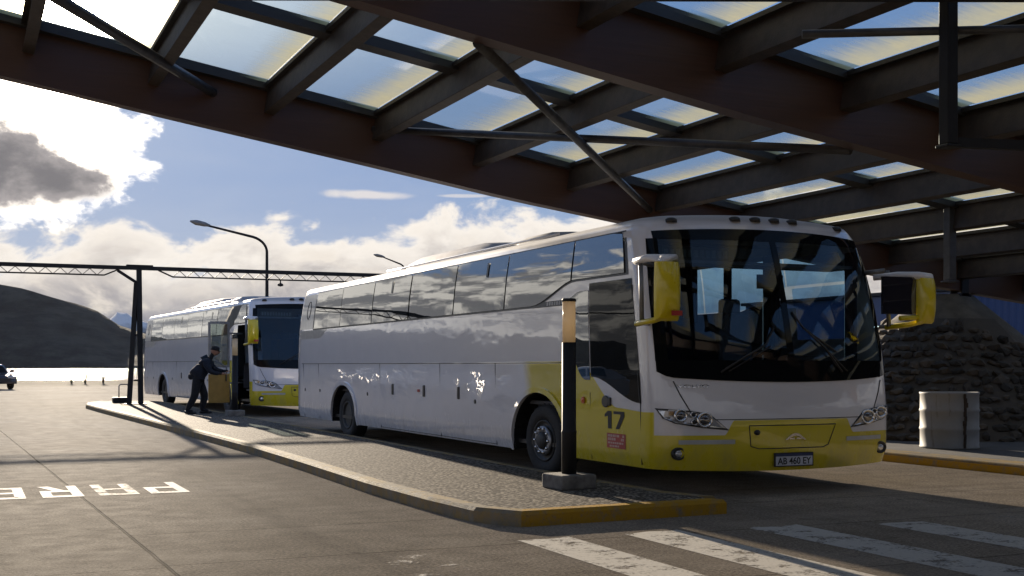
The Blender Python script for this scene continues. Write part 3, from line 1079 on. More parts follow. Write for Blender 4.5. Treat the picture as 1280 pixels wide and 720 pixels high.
def stone_mat():
    m, t, o = new_mat('rubble_stone')
    p = t.node('ShaderNodeBsdfPrincipled')
    geo = t.node('ShaderNodeNewGeometry')
    pos = geo.outputs['Position']
    isl = geo.outputs['Random Per Island']
    n = t.noise(pos, 9, 8, 0.65)
    cc = t.mix(isl, (0.022, 0.018, 0.013), (0.15, 0.118, 0.083))
    cc = t.mix(t.mul(n, 0.6), cc, (0.035, 0.029, 0.022))
    t.l.new(cc, p.inputs['Base Color'])
    p.inputs['Roughness'].default_value = 0.9
    t.l.new(t.bump(n, 0.6, 0.03), p.inputs['Normal'])
    t.l.new(p.outputs[0], o.inputs[0])
    return m
mb.build('rubble_wall', stone_mat(), abut)
mb = MB()
rows = []
for k in range(7):
    t_ = k / 6
    row = []
    for i in range(41):
        a = 2 * math.pi * i / 40
        zl = 2.26 - 0.85 * max(0, math.cos(a + 0.42)) ** 1.4
        z = zl + (2.88 - zl) * t_
        rr = 0.42 + (2.90 - z) * 1.30 + 0.10
        row.append((1.00 * rr * math.cos(a), 0.80 * rr * math.sin(a), z))
    rows.append(row)
mb.grid(rows, smooth=True)
mb.poly(rows[-1][:-1])
mb.build('concrete_cap', simple('old_concrete', (0.115, 0.095, 0.068), 0.85, 0, 0.3, 2.5, 0.4, 40), abut, angle=40)

# ---- metal drum in front of it
drum = empty('steel_drum', (15.25, 16.2, 0.146))
tag(drum, 'pale grey upright metal drum with a rusty seam, on the pavement before the rubble stones', 'drum')
def drum_mat():
    m, t, o = new_mat('drum_paint')
    p = t.node('ShaderNodeBsdfPrincipled')
    tcn = t.node('ShaderNodeTexCoord')
    ob = tcn.outputs['Object']
    n = t.noise(ob, 4, 8, 0.7)
    x, y, z = t.sep(ob)
    cc = t.mix(n, (0.20, 0.20, 0.195), (0.32, 0.315, 0.30))
    cc = t.mix(t.mul(t.ss(t.noise(t.comb(t.mul(x, 7), t.mul(y, 7), t.mul(z, 0.8)), 1.5, 7, 0.7), 0.56, 0.7), 0.75), cc, (0.12, 0.085, 0.06))
    t.l.new(cc, p.inputs['Base Color'])
    p.inputs['Roughness'].default_value = 0.6
    t.l.new(p.outputs[0], o.inputs[0])
    return m
mb = MB()
RD = 0.475
prf = [(0.0, 0.01), (RD - .03, 0.01), (RD, 0.0), (RD + .012, 0.02), (RD, 0.045)]
for hz in (0.33, 0.64): prf += [(RD, hz - .03), (RD + .016, hz), (RD, hz + .03)]
prf += [(RD, 0.90), (RD + .014, 0.925), (RD + .006, 0.945), (RD - .02, 0.945), (RD - .025, 0.91), (0.0, 0.91)]
mb.lathe(prf, (0, 0, 0), 'Z', 40)
mb.build('shell', drum_mat(), drum)
mb = MB()
for k in range(12):
    a = R(-102) + random.uniform(-.03, .03)
    mb.box(((RD + .014) * math.cos(a), (RD + .014) * math.sin(a), 0.06 + k * 0.075), (0.035 + random.uniform(0, .03), 0.02, 0.08), Matrix.Rotation(a + math.pi / 2, 3, 'Z'))
mb.build('seam', simple('rust', (0.045, 0.03, 0.02), 0.9, 0, 0.4, 20), drum)

# ---- blue metal building beyond the abutment
bb = empty('blue_building', (44.6, 32.5, 0))
tag(bb, 'blue metal clad building beyond the stone abutment, seen under the canopy edge', 'building')
def clad():
    m, t, o = new_mat('blue_cladding')
    p = t.node('ShaderNodeBsdfPrincipled')
    geo = t.node('ShaderNodeNewGeometry')
    n = t.noise(geo.outputs['Position'], 0.8, 5, 0.6)
    t.l.new(t.mix(n, (0.018, 0.046, 0.13), (0.026, 0.064, 0.17)), p.inputs['Base Color'])
    p.inputs['Roughness'].default_value = 0.5
    t.l.new(p.outputs[0], o.inputs[0])
    return m
mb = MB()
rows_x = []
x = -14.0; k = 0
while x < 14.0:
    rows_x.append((x, 0.0 if (k % 4) in (0, 1) else -0.035)); x += 0.10 if k % 2 == 0 else 0.06; k += 1
mb.grid([[(px_, yy, 0) for px_, yy in rows_x], [(px_, yy, 4.05) for px_, yy in rows_x]], smooth=False)
mb.poly([(14, 0, 0), (14, 12, 0), (14, 12, 4.05), (14, 0, 4.05)]); mb.poly([(-14, 0, 0), (-14, 12, 0), (-14, 12, 4.05), (-14, 0, 4.05)]); mb.poly([(-14, 12, 0), (14, 12, 0), (14, 12, 4.05), (-14, 12, 4.05)])
mb.build('wall', clad(), bb)
mb = MB(); mb.box((0, 6.0, 4.12), (28.3, 12.3, 0.12)); mb.build('roof', M['black_metal'], bb)
for xx in (-13.35, 5.5):
    mb = MB(); mb.tube([(xx, -0.09, 0), (xx, -0.09, 4.0)], 0.05, 8); mb.build('downpipe', M['galv'], bb)

# ================================================================== GANTRY
gant = empty('gantry', (5.62, 45.6, 0.146))
tag(gant, 'black steel lattice gantry spanning the lane on a splayed two legged column', 'gantry')
ZT = 4.98
def gp(mb, name, mat='black_metal'):
    o = mb.build(name, M[mat], gant)
    o.location = (-5.62, -45.6, -0.146)
    return o
mb = MB(); mb.bar((-19, 45.6, ZT), (24, 45.6, ZT), 0.22, 0.13); mb.box((5.7, 45.6, ZT + 0.08), (0.9, 0.26, 0.06)); gp(mb, 'top_chord')
for x0, x1 in ((-6.4, 5.0), (6.35, 17.6)):
    mb = MB()
    zb0 = ZT - 0.28
    mb.bar((x0 + .5, 45.6, zb0), (x1 - .5, 45.6, zb0), 0.07, 0.05)
    mb.bar((x0 + .5, 45.6, zb0), (x0, 45.6, ZT - .06), 0.06, 0.05); mb.bar((x1 - .5, 45.6, zb0), (x1, 45.6, ZT - .06), 0.06, 0.05)
    n = int((x1 - x0 - 1) / 0.24)
    for i in range(n):
        xa = x0 + .5 + (x1 - x0 - 1) * i / n; xb = x0 + .5 + (x1 - x0 - 1) * (i + 1) / n
        if i % 2 == 0: mb.bar((xa, 45.6, zb0), (xb, 45.6, ZT - .06), 0.025, 0.022)
        else: mb.bar((xa, 45.6, ZT - .06), (xb, 45.6, zb0), 0.025, 0.022)
    gp(mb, 'lattice')
mb = MB(); mb.bar((5.74, 45.6, 0.14), (5.68, 45.6, ZT - .06), 0.19, 0.17); gp(mb, 'leg')
mb = MB(); mb.bar((5.36, 45.75, 0.14), (5.60, 45.66, 4.45), 0.15, 0.15); gp(mb, 'leg')
mb = MB(); mb.bar((4.95, 45.6, ZT - .10), (5.62, 45.6, 4.45), 0.08, 0.10); gp(mb, 'knee_brace')
for zz in (1.0, 2.6):
    mb = MB(); mb.bar((5.5, 45.65, zz), (5.72, 45.6, zz), .06, .06); gp(mb, 'spacer')
mb = MB(); mb.box((5.56, 45.65, 0.16), (0.75, 0.45, 0.03)); gp(mb, 'base_plate')
mb = MB(); mb.bar((-8.0, 45.6, 0.0), (-8.0, 45.6, ZT - .06), 0.19, 0.17); gp(mb, 'leg')
mb = MB(); mb.bar((18.6, 45.6, 0.14), (18.6, 45.6, ZT - .06), 0.19, 0.17); gp(mb, 'leg')
for xx in (10.75,):
    mb = MB(); mb.tube([(xx, 45.6, ZT - .3), (xx, 45.6, ZT - .40)], 0.025, 6); mb.lathe([(0.05, -0.40), (0.11, -0.44), (0.11, -0.5), (0, -0.53)], (xx, 45.6, ZT), 'Z', 12)
    gp(mb, 'pendant_lamp')

# low steel box with a wire hoop at its foot
hb = empty('junction_box', (5.30, 47.9, 0.146))
tag(hb, 'low dark box with wire hoop at the far tip of the pebbled island', 'box')
mb = MB(); mb.box((0, 0, 0.10), (0.55, 0.4, 0.20)); mb.build('body', M['black_metal'], hb, bevel=0.02)
mb = MB(); mb.tube([(-.05, 0, .2), (-.05, 0, .62), (0.0, 0, .68), (.24, 0, .68), (.28, 0, .62), (.26, 0, .2)], 0.022, 6); mb.build('hoop', M['galv'], hb)

# ================================================================== BOLLARD LAMPS
def amber():
    m, t, o = new_mat('opal_diffuser')
    df = t.node('ShaderNodeBsdfDiffuse'); df.inputs[0].default_value = (0.78, 0.66, 0.50, 1)
    tl = t.node('ShaderNodeBsdfTranslucent'); tl.inputs[0].default_value = (0.62, 0.53, 0.39, 1)
    mx = t.node('ShaderNodeMixShader'); mx.inputs[0].default_value = 0.6
    t.l.new(df.outputs[0], mx.inputs[1]); t.l.new(tl.outputs[0], mx.inputs[2])
    gl = t.node('ShaderNodeBsdfGlossy'); gl.inputs['Roughness'].default_value = 0.2
    m2 = t.node('ShaderNodeMixShader'); m2.inputs[0].default_value = 0.05
    t.l.new(mx.outputs[0], m2.inputs[1]); t.l.new(gl.outputs[0], m2.inputs[2])
    t.l.new(m2.outputs[0], o.inputs[0])
    return m
M['opal'] = amber()
def bollard(x, y, rz, label):
    b = empty('bollard_lamp', (x, y, 0.146), rz)
    tag(b, label, 'bollard lamp', 'bollard lamps along the traffic island')
    mb = MB(); mb.box((0, 0, 0.08), (0.46, 0.46, 0.17)); mb.build('base', M['concrete_block'], b, bevel=0.025)
    mb = MB(); mb.lathe([(0.085, 0.165), (0.085, 0.62), (0.088, 0.63), (0.088, 0.65), (0.082, 0.66), (0.080, 1.66)], (0, 0, 0), 'Z', 24); mb.build('post', M['black_metal'], b)
    mb = MB(); mb.lathe([(0.074, 1.655), (0.074, 2.13)], (0, 0, 0), 'Z', 24); mb.build('diffuser', M['opal'], b)
    mb = MB(); mb.lathe([(0.080, 2.125), (0.082, 2.145), (0.075, 2.16), (0, 2.165)], (0, 0, 0), 'Z', 24); mb.build('cap', M['black_metal'], b)
    return b
bollard(6.31, 12.67, 0.1, 'black bollard lamp with cream diffuser, before the front wheel of the numbered coach')
bollard(6.80, 34.2, 0.0, 'dark bollard lamp with amber top beside the open door of the farther coach')

# ================================================================== STREET LAMPS
def street_lamp(x, y, h, arm, label):
    s = empty('street_lamp', (x, y, 0))
    tag(s, label, 'street lamp', 'street lamps beyond the terminal')
    mb = MB()
    pts = [(0, 0, 0), (0, 0, h * 0.55), (0, 0, h - 1.0)]
    rs = [0.14, 0.11, 0.085]
    for k in range(1, 8):
        a = k / 7 * R(74)
        pts.append((-1.0 * (1 - math.cos(a)) * 1.2, -0.1 * (1 - math.cos(a)), h - 1.0 + 0.92 * math.sin(a))); rs.append(0.08)
    lx, ly, lz = pts[-1]
    pts.append((-arm, -0.35, lz + 0.55)); rs.append(0.06)
    mb.tube(pts, rs, 10)
    mb.build('pole', M['black_metal'], s)
    mb = MB()
    mb.tube([(-arm + .25, -.33, lz + .53), (-arm - .1, -.36, lz + .60), (-arm - .6, -.4, lz + .68), (-arm - .95, -.44, lz + .74)], [0.06, 0.14, 0.16, 0.05], 10)
    mb.build('lantern', M['galv'], s)
    return s
street_lamp(16.85, 75, 9.4, 3.7, 'curved arm street lamp rising above the farther coach roof against the clouds')
street_lamp(41.2, 120, 12.0, 2.6, 'street lamp whose lantern alone shows over the roof of the numbered coach')

# ================================================================== COACHES
def livery():
    """white body paint with the yellow front livery painted on (object space of the coach)"""
    m, t, o = new_mat('coach_livery')
    p = t.node('ShaderNodeBsdfPrincipled')
    tcn = t.node('ShaderNodeTexCoord')
    ob = tcn.outputs['Object']
    x, y, z = t.sep(ob)
    ax = t.m('ABSOLUTE', x)
    # side: boundary height as a function of distance from the nose
    b1 = t.ss(y, 1.15, 2.25, 1.00, 1.565)
    b1 = t.add(b1, t.mul(t.ss(y, 0.5, 1.2), 0.03))
    side = t.ss(t.sub(b1, z), -0.006, 0.006)
    fade = t.ss(t.add(y, t.mul(z, -0.25)), 3.62, 3.28)
    side = t.mul(side, fade)
    # front: dips under the lamps, steps up in the middle
    b2 = t.ss(ax, 0.93, 0.80, 0.735, 0.905)
    b2 = t.add(b2, t.mul(t.ss(ax, 1.40, 1.66), 0.0))
    front = t.ss(t.sub(b2, z), -0.005, 0.005)
    isfront = t.ss(ax, 1.695, 1.685)
    isfront = t.mul(isfront, t.ss(y, 2.0, 1.9))
    yel = t.m('MULTIPLY_ADD', isfront, t.sub(front, side), side)
    n = t.noise(ob, 1.6, 5, 0.6)
    dust = t.ss(t.noise(t.comb(x, y, t.mul(z, 0.6)), 3.0, 6, 0.7), 0.45, 0.8)
    grime = t.mul(t.ss(z, 1.0, 0.32), t.m('MULTIPLY_ADD', dust, 0.45, 0.10))
    white = t.mix(n, (0.66, 0.65, 0.67), (0.74, 0.73, 0.745))
    yellow = t.mix(n, (0.60, 0.485, 0.002), (0.66, 0.54, 0.004))
    cc = t.mix(yel, white, yellow)
    cc = t.mix(grime, cc, (0.22, 0.19, 0.15))
    t.l.new(cc, p.inputs['Base Color'])
    t.l.new(t.m('MULTIPLY_ADD', t.mx(grime, t.ss(z, 3.22, 3.31)), 0.5, 0.22), p.inputs['Roughness'])
    top = t.ss(z, 3.22, 3.31)
    t.l.new(t.mix(t.mul(top, 0.75), cc, (0.34, 0.33, 0.33)), p.inputs['Base Color'])
    t.l.new(t.sub(1.0, t.mul(top, 0.85)), p.inputs['Coat Weight'])
    t.l.new(t.m('MULTIPLY_ADD', t.mx(grime, top), 0.5, 0.03), p.inputs['Coat Roughness'])
    p.inputs['Coat IOR'].default_value = 1.5
    wv = t.noise(t.comb(x, t.mul(y, 0.8), t.mul(z, 1.8)), 1.5, 2, 0.5)
    wv2 = t.mul(t.noise(t.comb(x, t.mul(y, 2.2), t.mul(z, 2.6)), 1.0, 2, 0.5), t.ss(z, 1.6, 1.55))
    nb = t.bump(t.add(wv, wv2), 0.13, 0.04)
    t.l.new(nb, p.inputs['Normal']); t.l.new(nb, p.inputs['Coat Normal'])
    t.l.new(p.outputs[0], o.inputs[0])
    return m
M['livery'] = livery()

BL, BB, BR = 17.1, 0.33, 0.20                # length, nose bulge, corner radius
HWP = [(0.28, 1.66), (0.36, 1.71), (0.5, 1.735), (1.6, 1.74), (2.3, 1.725), (2.75, 1.685), (3.15, 1.625), (3.24, 1.59), (3.30, 1.545)]
YFP = [(0.28, 0.07), (0.40, 0.01), (0.55, 0.0), (0.95, 0.0), (1.3, 0.03), (1.7, 0.09), (2.3, 0.23), (2.8, 0.37), (3.15, 0.50), (3.30, 0.60)]
YRP = [(0.28, 0.05), (0.5, 0.0), (1.6, 0.0), (2.4, 0.06), (3.15, 0.2), (3.30, 0.32)]
def hw(z): return lerp_pts(HWP, z)
def yF(z): return lerp_pts(YFP, z)
def yR(z): return lerp_pts(YRP, z)
def P_front(u, z, w=None, yf=None):
    w = hw(z) if w is None else w
    yf = yF(z) if yf is None else yf
    au = abs(u); u0 = 1 - BR / 1.74
    y = yf + BB * min(au, u0) ** 2.2
    if au > u0:
        s = min(1.0, (au - u0) / (1 - u0))
        y = yf + BB * (u0 ** 2.2) + (BB * (1 - u0 ** 2.2)) * s + BR * (1 - math.sqrt(max(0, 1 - s * s)))
    return Vector((w * u, y, z))
Y0 = BB + BR
def P_side(sd_, yl, z, w=None, yf=None, yr=None):
    w = hw(z) if w is None else w
    yf = yF(z) if yf is None else yf
    yr = yR(z) if yr is None else yr
    y = yl + yf * (1 - sstep(Y0, 3.0, yl)) - yr * sstep(BL - 2.5, BL - 0.25, yl)
    return Vector((sd_ * w, y, z))
def P_rear(u, z, w=None, yr=None):
    w = hw(z) if w is None else w
    yr = yR(z) if yr is None else yr
    au = abs(u); u0 = 1 - 0.25 / 1.74
    y = BL - yr
    if au > u0:
        s = min(1.0, (au - u0) / (1 - u0)); y -= 0.25 * (1 - math.sqrt(max(0, 1 - s * s)))
    return Vector((w * u, y, z))
def nrm_front(u, z):
    e = 0.01
    a = P_front(min(.999, u + e), z) - P_front(max(-.999, u - e), z); b = P_front(u, z + e) - P_front(u, z - e)
    n = a.cross(b); n.normalize()
    return n if n.y < 0 else -n
def F(x, z, off=0.0):
    u = max(-0.999, min(0.999, x / hw(z)))
    return P_front(u, z) + nrm_front(u, z) * off
def SD(sd_, yl, z, off=0.0):
    p = P_side(sd_, yl, z)
    sl = (hw(z + .01) - hw(z - .01)) / .02
    n = Vector((sd_, 0, -sl)).normalized()
    return p + n * off
WH = [(3.45, 0.86, 0.64), (13.05, 0.90, 0.60)]     # axle position, half arch length, arch rise above the hub
HUBZ = 0.53
ZB = 0.34


def patch_front(mb, x0f, x1f, z0, z1, off, nu=14, nz=8, smooth=True):
    """x0f(z), x1f(z) lateral limits; z0, z1 constant"""
    rows = []
    for k in range(nz + 1):
        z = z0 + (z1 - z0) * k / nz
        a, b = x0f(z), x1f(z)
        rows.append([F(a + (b - a) * i / nu, z, off) for i in range(nu + 1)])
    mb.grid(rows, smooth)


def patch_front_z(mb, x0, x1, z0f, z1f, off, nu=20, nz=6):
    rows = []
    for k in range(nz + 1):
        row = []
        for i in range(nu + 1):
            x = x0 + (x1 - x0) * i / nu
            z = z0f(x) + (z1f(x) - z0f(x)) * k / nz
            row.append(F(x, z, off))
        rows.append(row)
    mb.grid(rows)


def patch_side(mb, sd_, y0, y1, z0f, z1f, off, ny=10, nz=5, tilt=0.0):
    rows = []
    for k in range(nz + 1):
        row = []
        for i in range(ny + 1):
            y = y0 + (y1 - y0) * i / ny
            za, zb_ = z0f(y), z1f(y)
            row.append(SD(sd_, y, za + (zb_ - za) * k / nz, off + tilt * (i / ny - 0.5)))
        rows.append(row)
    mb.grid(rows)


def line_side(mb, sd_, pts, r=0.006, off=0.002):
    mb.tube([SD(sd_, y, z, off) for y, z in pts], r, 5, smooth=False)


def const(v): return lambda *_: v


def make_coach(name, label, origin, rz, door_open=False, pale=False, number=None):
    root = empty(name, origin, rz)
    tag(root, label, 'coach', 'white and yellow coaches')
    # ---------------- body shell
    zabs = [1.58, 1.70, 1.9, 2.1, 2.35, 2.6, 2.85, 3.05, 3.15, 3.24, 3.30]
    roof = [(0.93, 3.335, 0.64, 0.36), (0.82, 3.362, 0.70, 0.42), (0.62, 3.388, 0.78, 0.5), (0.35, 3.402, 0.86, 0.55), (0.12, 3.406, 0.90, 0.58), (0.0, 3.407, 0.92, 0.6)]
    u0 = 1 - BR / 1.74
    us = [1 - (1 - u0) * (1 - math.cos(math.pi / 2 * (5 - i) / 5)) if False else u0 + (1 - u0) * math.sin(math.pi / 2 * (5 - i) / 5) for i in range(5)]
    ulist = [-v for v in us] + [-u0 + 2 * u0 * i / 20 for i in range(21)] + us[::-1]
    ys = set([Y0 + 0.02])
    y = Y0 + 0.3
    while y < BL - 0.3:
        ys.add(round(y, 4)); y += 0.35
    for c_, hl, up in WH:
        ys = {v for v in ys if not (c_ - hl - .1 < v < c_ + hl + .1)}
        ys |= {c_ - hl - .002, c_ + hl + .002}
        for i in range(19): ys.add(round(c_ + hl * math.cos(math.pi * i / 18), 5))
    ys = sorted(ys)
    def zbot(yl):
        for c_, hl, up in WH:
            if abs(yl - c_) <= hl + 1e-4:
                t_ = (yl - c_) / hl
                return HUBZ + up * math.sqrt(max(0, 1 - t_ * t_))
        return ZB if yl > 2.2 else ZB
    cols = []
    cols += [('s', -1, v) for v in reversed(ys)]
    cols += [('f', u, 0) for u in ulist]
    cols += [('s', 1, v) for v in ys]
    ur = [1.0, .985, .95, .9, .856, .6, .3, 0, -.3, -.6, -.856, -.9, -.95, -.985, -1.0]
    cols += [('r', u, 0) for u in ur]
    cols.append(cols[0])
    def pt(c_, z, w=None, yf=None, yr=None):
        if c_[0] == 's': return P_side(c_[1], c_[2], z, w, yf, yr)
        if c_[0] == 'f': return P_front(c_[1], z, w, yf)
        return P_rear(c_[1], z, w, yr)
    rows = []
    NB = 8
    for k in range(NB):
        row = []
        for c_ in cols:
            zb_ = zbot(c_[2]) if c_[0] == 's' else ZB - (0.035 * (1 - abs(c_[1]) ** 2) if c_[0] == 'f' else 0)
            z = zb_ + (1.58 - zb_) * k / NB
            row.append(pt(c_, z))
        rows.append(row)
    for z in zabs: rows.append([pt(c_, z) for c_ in cols])
    for (wf, z, yf, yr) in roof: rows.append([pt(c_, z, 1.545 * wf, yf, yr) for c_ in cols])
    mb = MB()
    nside = len(ys)
    def skip(k, i):
        c0, c1 = cols[i], cols[(i + 1)]
        if c0[0] == 'f' and c1[0] == 'f' and abs(c0[1]) < u0 + .001 and abs(c1[1]) < u0 + .001:
            return NB <= k < NB + 7                      # windscreen opening
        if door_open and c0[0] == 's' and c1[0] == 's' and c0[1] == -1 and c1[1] == -1 and 0.5 < min(c0[2], c1[2]) and max(c0[2], c1[2]) < 1.95:
            return k < NB + 5
        if c0[0] == 's' and c1[0] == 's' and c0[1] == 1 and c1[1] == 1:
            ym = (c0[2] + c1[2]) / 2
            if 0.95 < ym < 2.2: return NB + 2 <= k < NB + 7
            if 2.2 < ym < 6.4: return NB + 4 <= k < NB + 7
        return False
    mb.grid(rows, True, skip)
    body = mb.build('body', M['livery'], root, angle=38)
    # ---------------- underbody and wheel wells
    mb = MB()
    mb.box((0, BL / 2 + .1, 0.46), (3.30, BL - 1.0, 0.06))
    for c_, hl, up in WH:
        for sd_ in (-1, 1):
            arc = [(c_ + hl * math.cos(math.pi * i / 18), HUBZ + up * math.sin(math.pi * i / 18)) for i in range(19)]
            arc = [(c_ + hl, ZB)] + arc + [(c_ - hl, ZB)]
            mb.grid([[(sd_ * 1.72, a, b) for a, b in arc], [(sd_ * 0.95, a, b) for a, b in arc]], False)
            mb.poly([(sd_ * 0.95, a, b) for a, b in arc])
    mb.build('underbody', M['black_plastic'], root)
    for c_, hl, up in WH:
        for sd_ in (-1, 1):
            mb = MB()
            o1 = [(c_ + (hl + .0) * math.cos(math.pi * i / 24), HUBZ + (up + .0) * math.sin(math.pi * i / 24)) for i in range(25)]
            o1 = [(c_ + hl, ZB)] + o1 + [(c_ - hl, ZB)]
            o2 = [(c_ + (hl + .09) * math.cos(math.pi * i / 24), HUBZ + (up + .075) * math.sin(math.pi * i / 24)) for i in range(25)]
            o2 = [(c_ + hl + .09, ZB)] + o2 + [(c_ - hl - .09, ZB)]
            mb.grid([[SD(sd_, a, b, -.02) for a, b in o1], [SD(sd_, a, b, .028) for a, b in o1], [SD(sd_, a, b, .024) for a, b in o2], [SD(sd_, a, b, -.004) for a, b in o2]], True)
            mb.build('wheel_arch', M['livery'], root, angle=50)
    # ---------------- wheels (coach photographed wider than tall: rings stretched along the length)
    def wheel(c_, sd_, rear):
        mb = MB()
        xo = 1.66
        prf = [(0.30, -0.32), (0.44, -0.31), (0.49, -0.27), (0.505, -0.20), (0.505, -0.10), (0.49, -0.03), (0.44, 0.005), (0.36, 0.0), (0.295, -0.015), (0.285, -0.06)]
        w_ = empty('wheel', (sd_ * (xo - 0.0), c_, 0.505)); w_.parent = root
        mb.lathe([(r, h * sd_) for r, h in prf], (0, 0, 0), 'X', 40, 1.25)
        for i in range(26):
            a = 2 * math.pi * i / 26
            mb.box((sd_ * -0.15, 0.506 * math.cos(a) * 1.25, 0.506 * math.sin(a)), (0.22, 0.05, 0.012), Matrix.Rotation(a - math.pi / 2, 3, 'X'))
        mb.build('tyre', M['tyre'], w_)
        mb = MB()
        if not rear:
            prf2 = [(0.288, -0.05), (0.282, 0.0), (0.262, -0.01), (0.235, -0.075), (0.20, -0.03), (0.145, 0.012), (0.135, 0.015)]
            mb.use(M['rim_dark'])
            mb.lathe([(r, h * sd_) for r, h in prf2[:5]], (0, 0, 0), 'X', 40, 1.25)
            mb.use(M['rim'])
            mb.lathe([(r, h * sd_) for r, h in [(0.205, -0.02), (0.20, 0.012), (0.13, 0.018), (0.115, -0.01)]], (0, 0, 0), 'X', 40, 1.25)
        else:
            mb.use(M['rim_dark'])
            prf2 = [(0.288, -0.05), (0.282, 0.0), (0.255, -0.02), (0.225, -0.16), (0.17, -0.19), (0.135, -0.17)]
            mb.lathe([(r, h * sd_) for r, h in prf2], (0, 0, 0), 'X', 40, 1.25)
        mb.build('rim', None, w_, recalc=True)
        mb = MB()
        hx = 0.0 if not rear else -0.17
        mb.lathe([(0.125, (hx - .02) * sd_), (0.12, (hx + .03) * sd_), (0.085, (hx + .06) * sd_), (0.0, (hx + .065) * sd_)], (0, 0, 0), 'X', 24, 1.25)
        mb.build('hub_cap', M['rim_dark'], w_)
        mb = MB()
        for i in range(10):
            a = 2 * math.pi * i / 10
            mb.lathe([(0.020, (hx + .0) * sd_), (0.020, (hx + .045) * sd_), (0, (hx + .05) * sd_)], (0, 0.168 * 1.25 * math.cos(a), 0.168 * math.sin(a)), 'X', 8)
        mb.build('wheel_nut', M['chrome'] if not rear else M['rim_dark'], w_)
    for (c_, hl, up), rear in zip(WH, (False, True)):
        for sd_ in (-1, 1): wheel(c_, sd_, rear)
    # ---------------- side windows
    div = [0.72, 2.45, 4.65, 6.72, 8.95, 11.15, 13.35, 15.5]
    def wtop(y): return 3.165
    def wbot(y):
        if y < 2.35: return 2.66
        if y < 3.7: return 2.66 + (2.365 - 2.66) * sstep(2.35, 3.7, y) * 1.0
        return 2.365
    for sd_ in (-1, 1):
        mb = MB(); patch_side(mb, sd_, 0.66 if sd_ < 0 else 6.60, 15.60, lambda y: wbot(y) - .028, lambda y: wtop(y) + .022, 0.003, 90, 4)
        mb.build('window_frame', M['black_plastic'], root)
        for a, b in zip(div, div[1:]):
            mb = MB(); patch_side(mb, sd_, a + .022, b - .022, wbot, wtop, 0.015, 14, 5, random.uniform(-.008, .008))
            clr = sd_ > 0 and b < 7
            mb.build('window', M['far_glass'] if clr else (M['cloud_reflect_glass'] if pale else M['side_glass']), root)
        if sd_ > 0:
            mb = MB(); patch_side(mb, 1, 0.80, 2.30, const(1.72), const(2.62), .010, 8, 4); mb.build('driver_window', M['far_glass'], root)
        for a in (5.4, 10.0):
            mb = MB(); patch_side(mb, sd_, a - .03, a + .03, const(2.88), const(3.10), .026, 1, 1); mb.build('hinge', M['black_plastic'], root)
        mb = MB(); patch_side(mb, sd_, 15.62, 16.80, const(2.37), const(3.16), 0.004, 4, 4)
        mb.build('corner_panel', simple('corner_panel', (0.40, 0.38, 0.34), 0.35, coat=0.6), root)
        mb = MB(); ov = [(16.15 + 0.16 * math.cos(a), 2.80 + 0.20 * math.sin(a)) for a in [2 * math.pi * i / 20 for i in range(21)]]
        line_side(mb, sd_, ov, 0.008, .006); mb.build('emblem_ring', M['seam'], root)
        mb = MB(); patch_side(mb, sd_, 14.35, 16.7, lambda y: 2.33 - 0.18 * sstep(14.35, 15.0, y), const(2.335), 0.003, 12, 2)
        mb.build('vent_panel', simple('vent_panel', (0.33, 0.32, 0.30), 0.35, coat=0.6), root)
    # ---------------- side seams, hatches and handles
    for sd_ in (-1, 1):
        mb = MB()
        line_side(mb, sd_, [(y_, 1.575) for y_ in [2.0 + 0.5 * i for i in range(30)] if y_ < BL - .3], 0.007)
        for yv, zl in ((4.95, 0.36), (6.95, 0.9), (9.0, 0.9), (7.3, 0.36), (10.55, 0.36), (15.0, 0.36), (16.35, 0.36)):
            if yv in (6.95, 9.0): continue
            line_side(mb, sd_, [(yv, zl), (yv, 1.57)], 0.006)
        line_side(mb, sd_, [(4.95, .37), (10.55, .37)], 0.005)
        mb.build('panel_seam', M['seam'], root)
        for yh in (6.45, 8.08, 9.78):
            mb = MB(); mb.box(SD(sd_, yh, 1.10, .004), (0.03, 0.085, 0.20)); mb.build('hatch_handle', M['black_plastic'], root, bevel=0.012)
        for yh in (5.75, 11.35, 14.9, 16.2):
            mb = MB(); mb.lathe([(0.035, -.01), (0.035, .012), (0, .014)], SD(sd_, yh, 0.98, 0), 'X', 12); mb.build('lock', M['black_plastic'], root)
        mb = MB(); mb.box(SD(sd_, 8.35, 1.10, .006), (0.02, 0.09, 0.045)); mb.build('side_marker', M['red'], root)
        mb = MB(); mb.lathe([(0.045, -.02 * 1), (0.045, .012 * sd_), (0.02, .03 * sd_), (0, .032 * sd_)], SD(sd_, 2.06, 1.10, 0), 'X', 14); mb.build('side_indicator', M['orange'], root)
        mb = MB(); patch_side(mb, sd_, 2.60, 3.66, lambda y: 2.335, lambda y: 2.335 + 0.075 * sstep(3.75, 3.3, y), 0.0045, 10, 1); mb.build('name_strip', M['black_plastic'], root)
        mb = MB()
        for i in range(7):
            yy = 2.70 + i * 0.075
            mb.poly([SD(sd_, yy, 2.352, .0065), SD(sd_, yy + .052, 2.352, .0065), SD(sd_, yy + .052, 2.398, .0065), SD(sd_, yy, 2.398, .0065)])
        mb.build('name_print', M['grey_strip'], root)
    # ---------------- passenger door on the kerb side
    L_ = -1
    y_d0, y_d1 = 0.60, 1.84
    def dg_top(y): return 2.585
    def dg_bot(y): return 1.40 - 0.30 * sstep(1.80, 0.6, y)
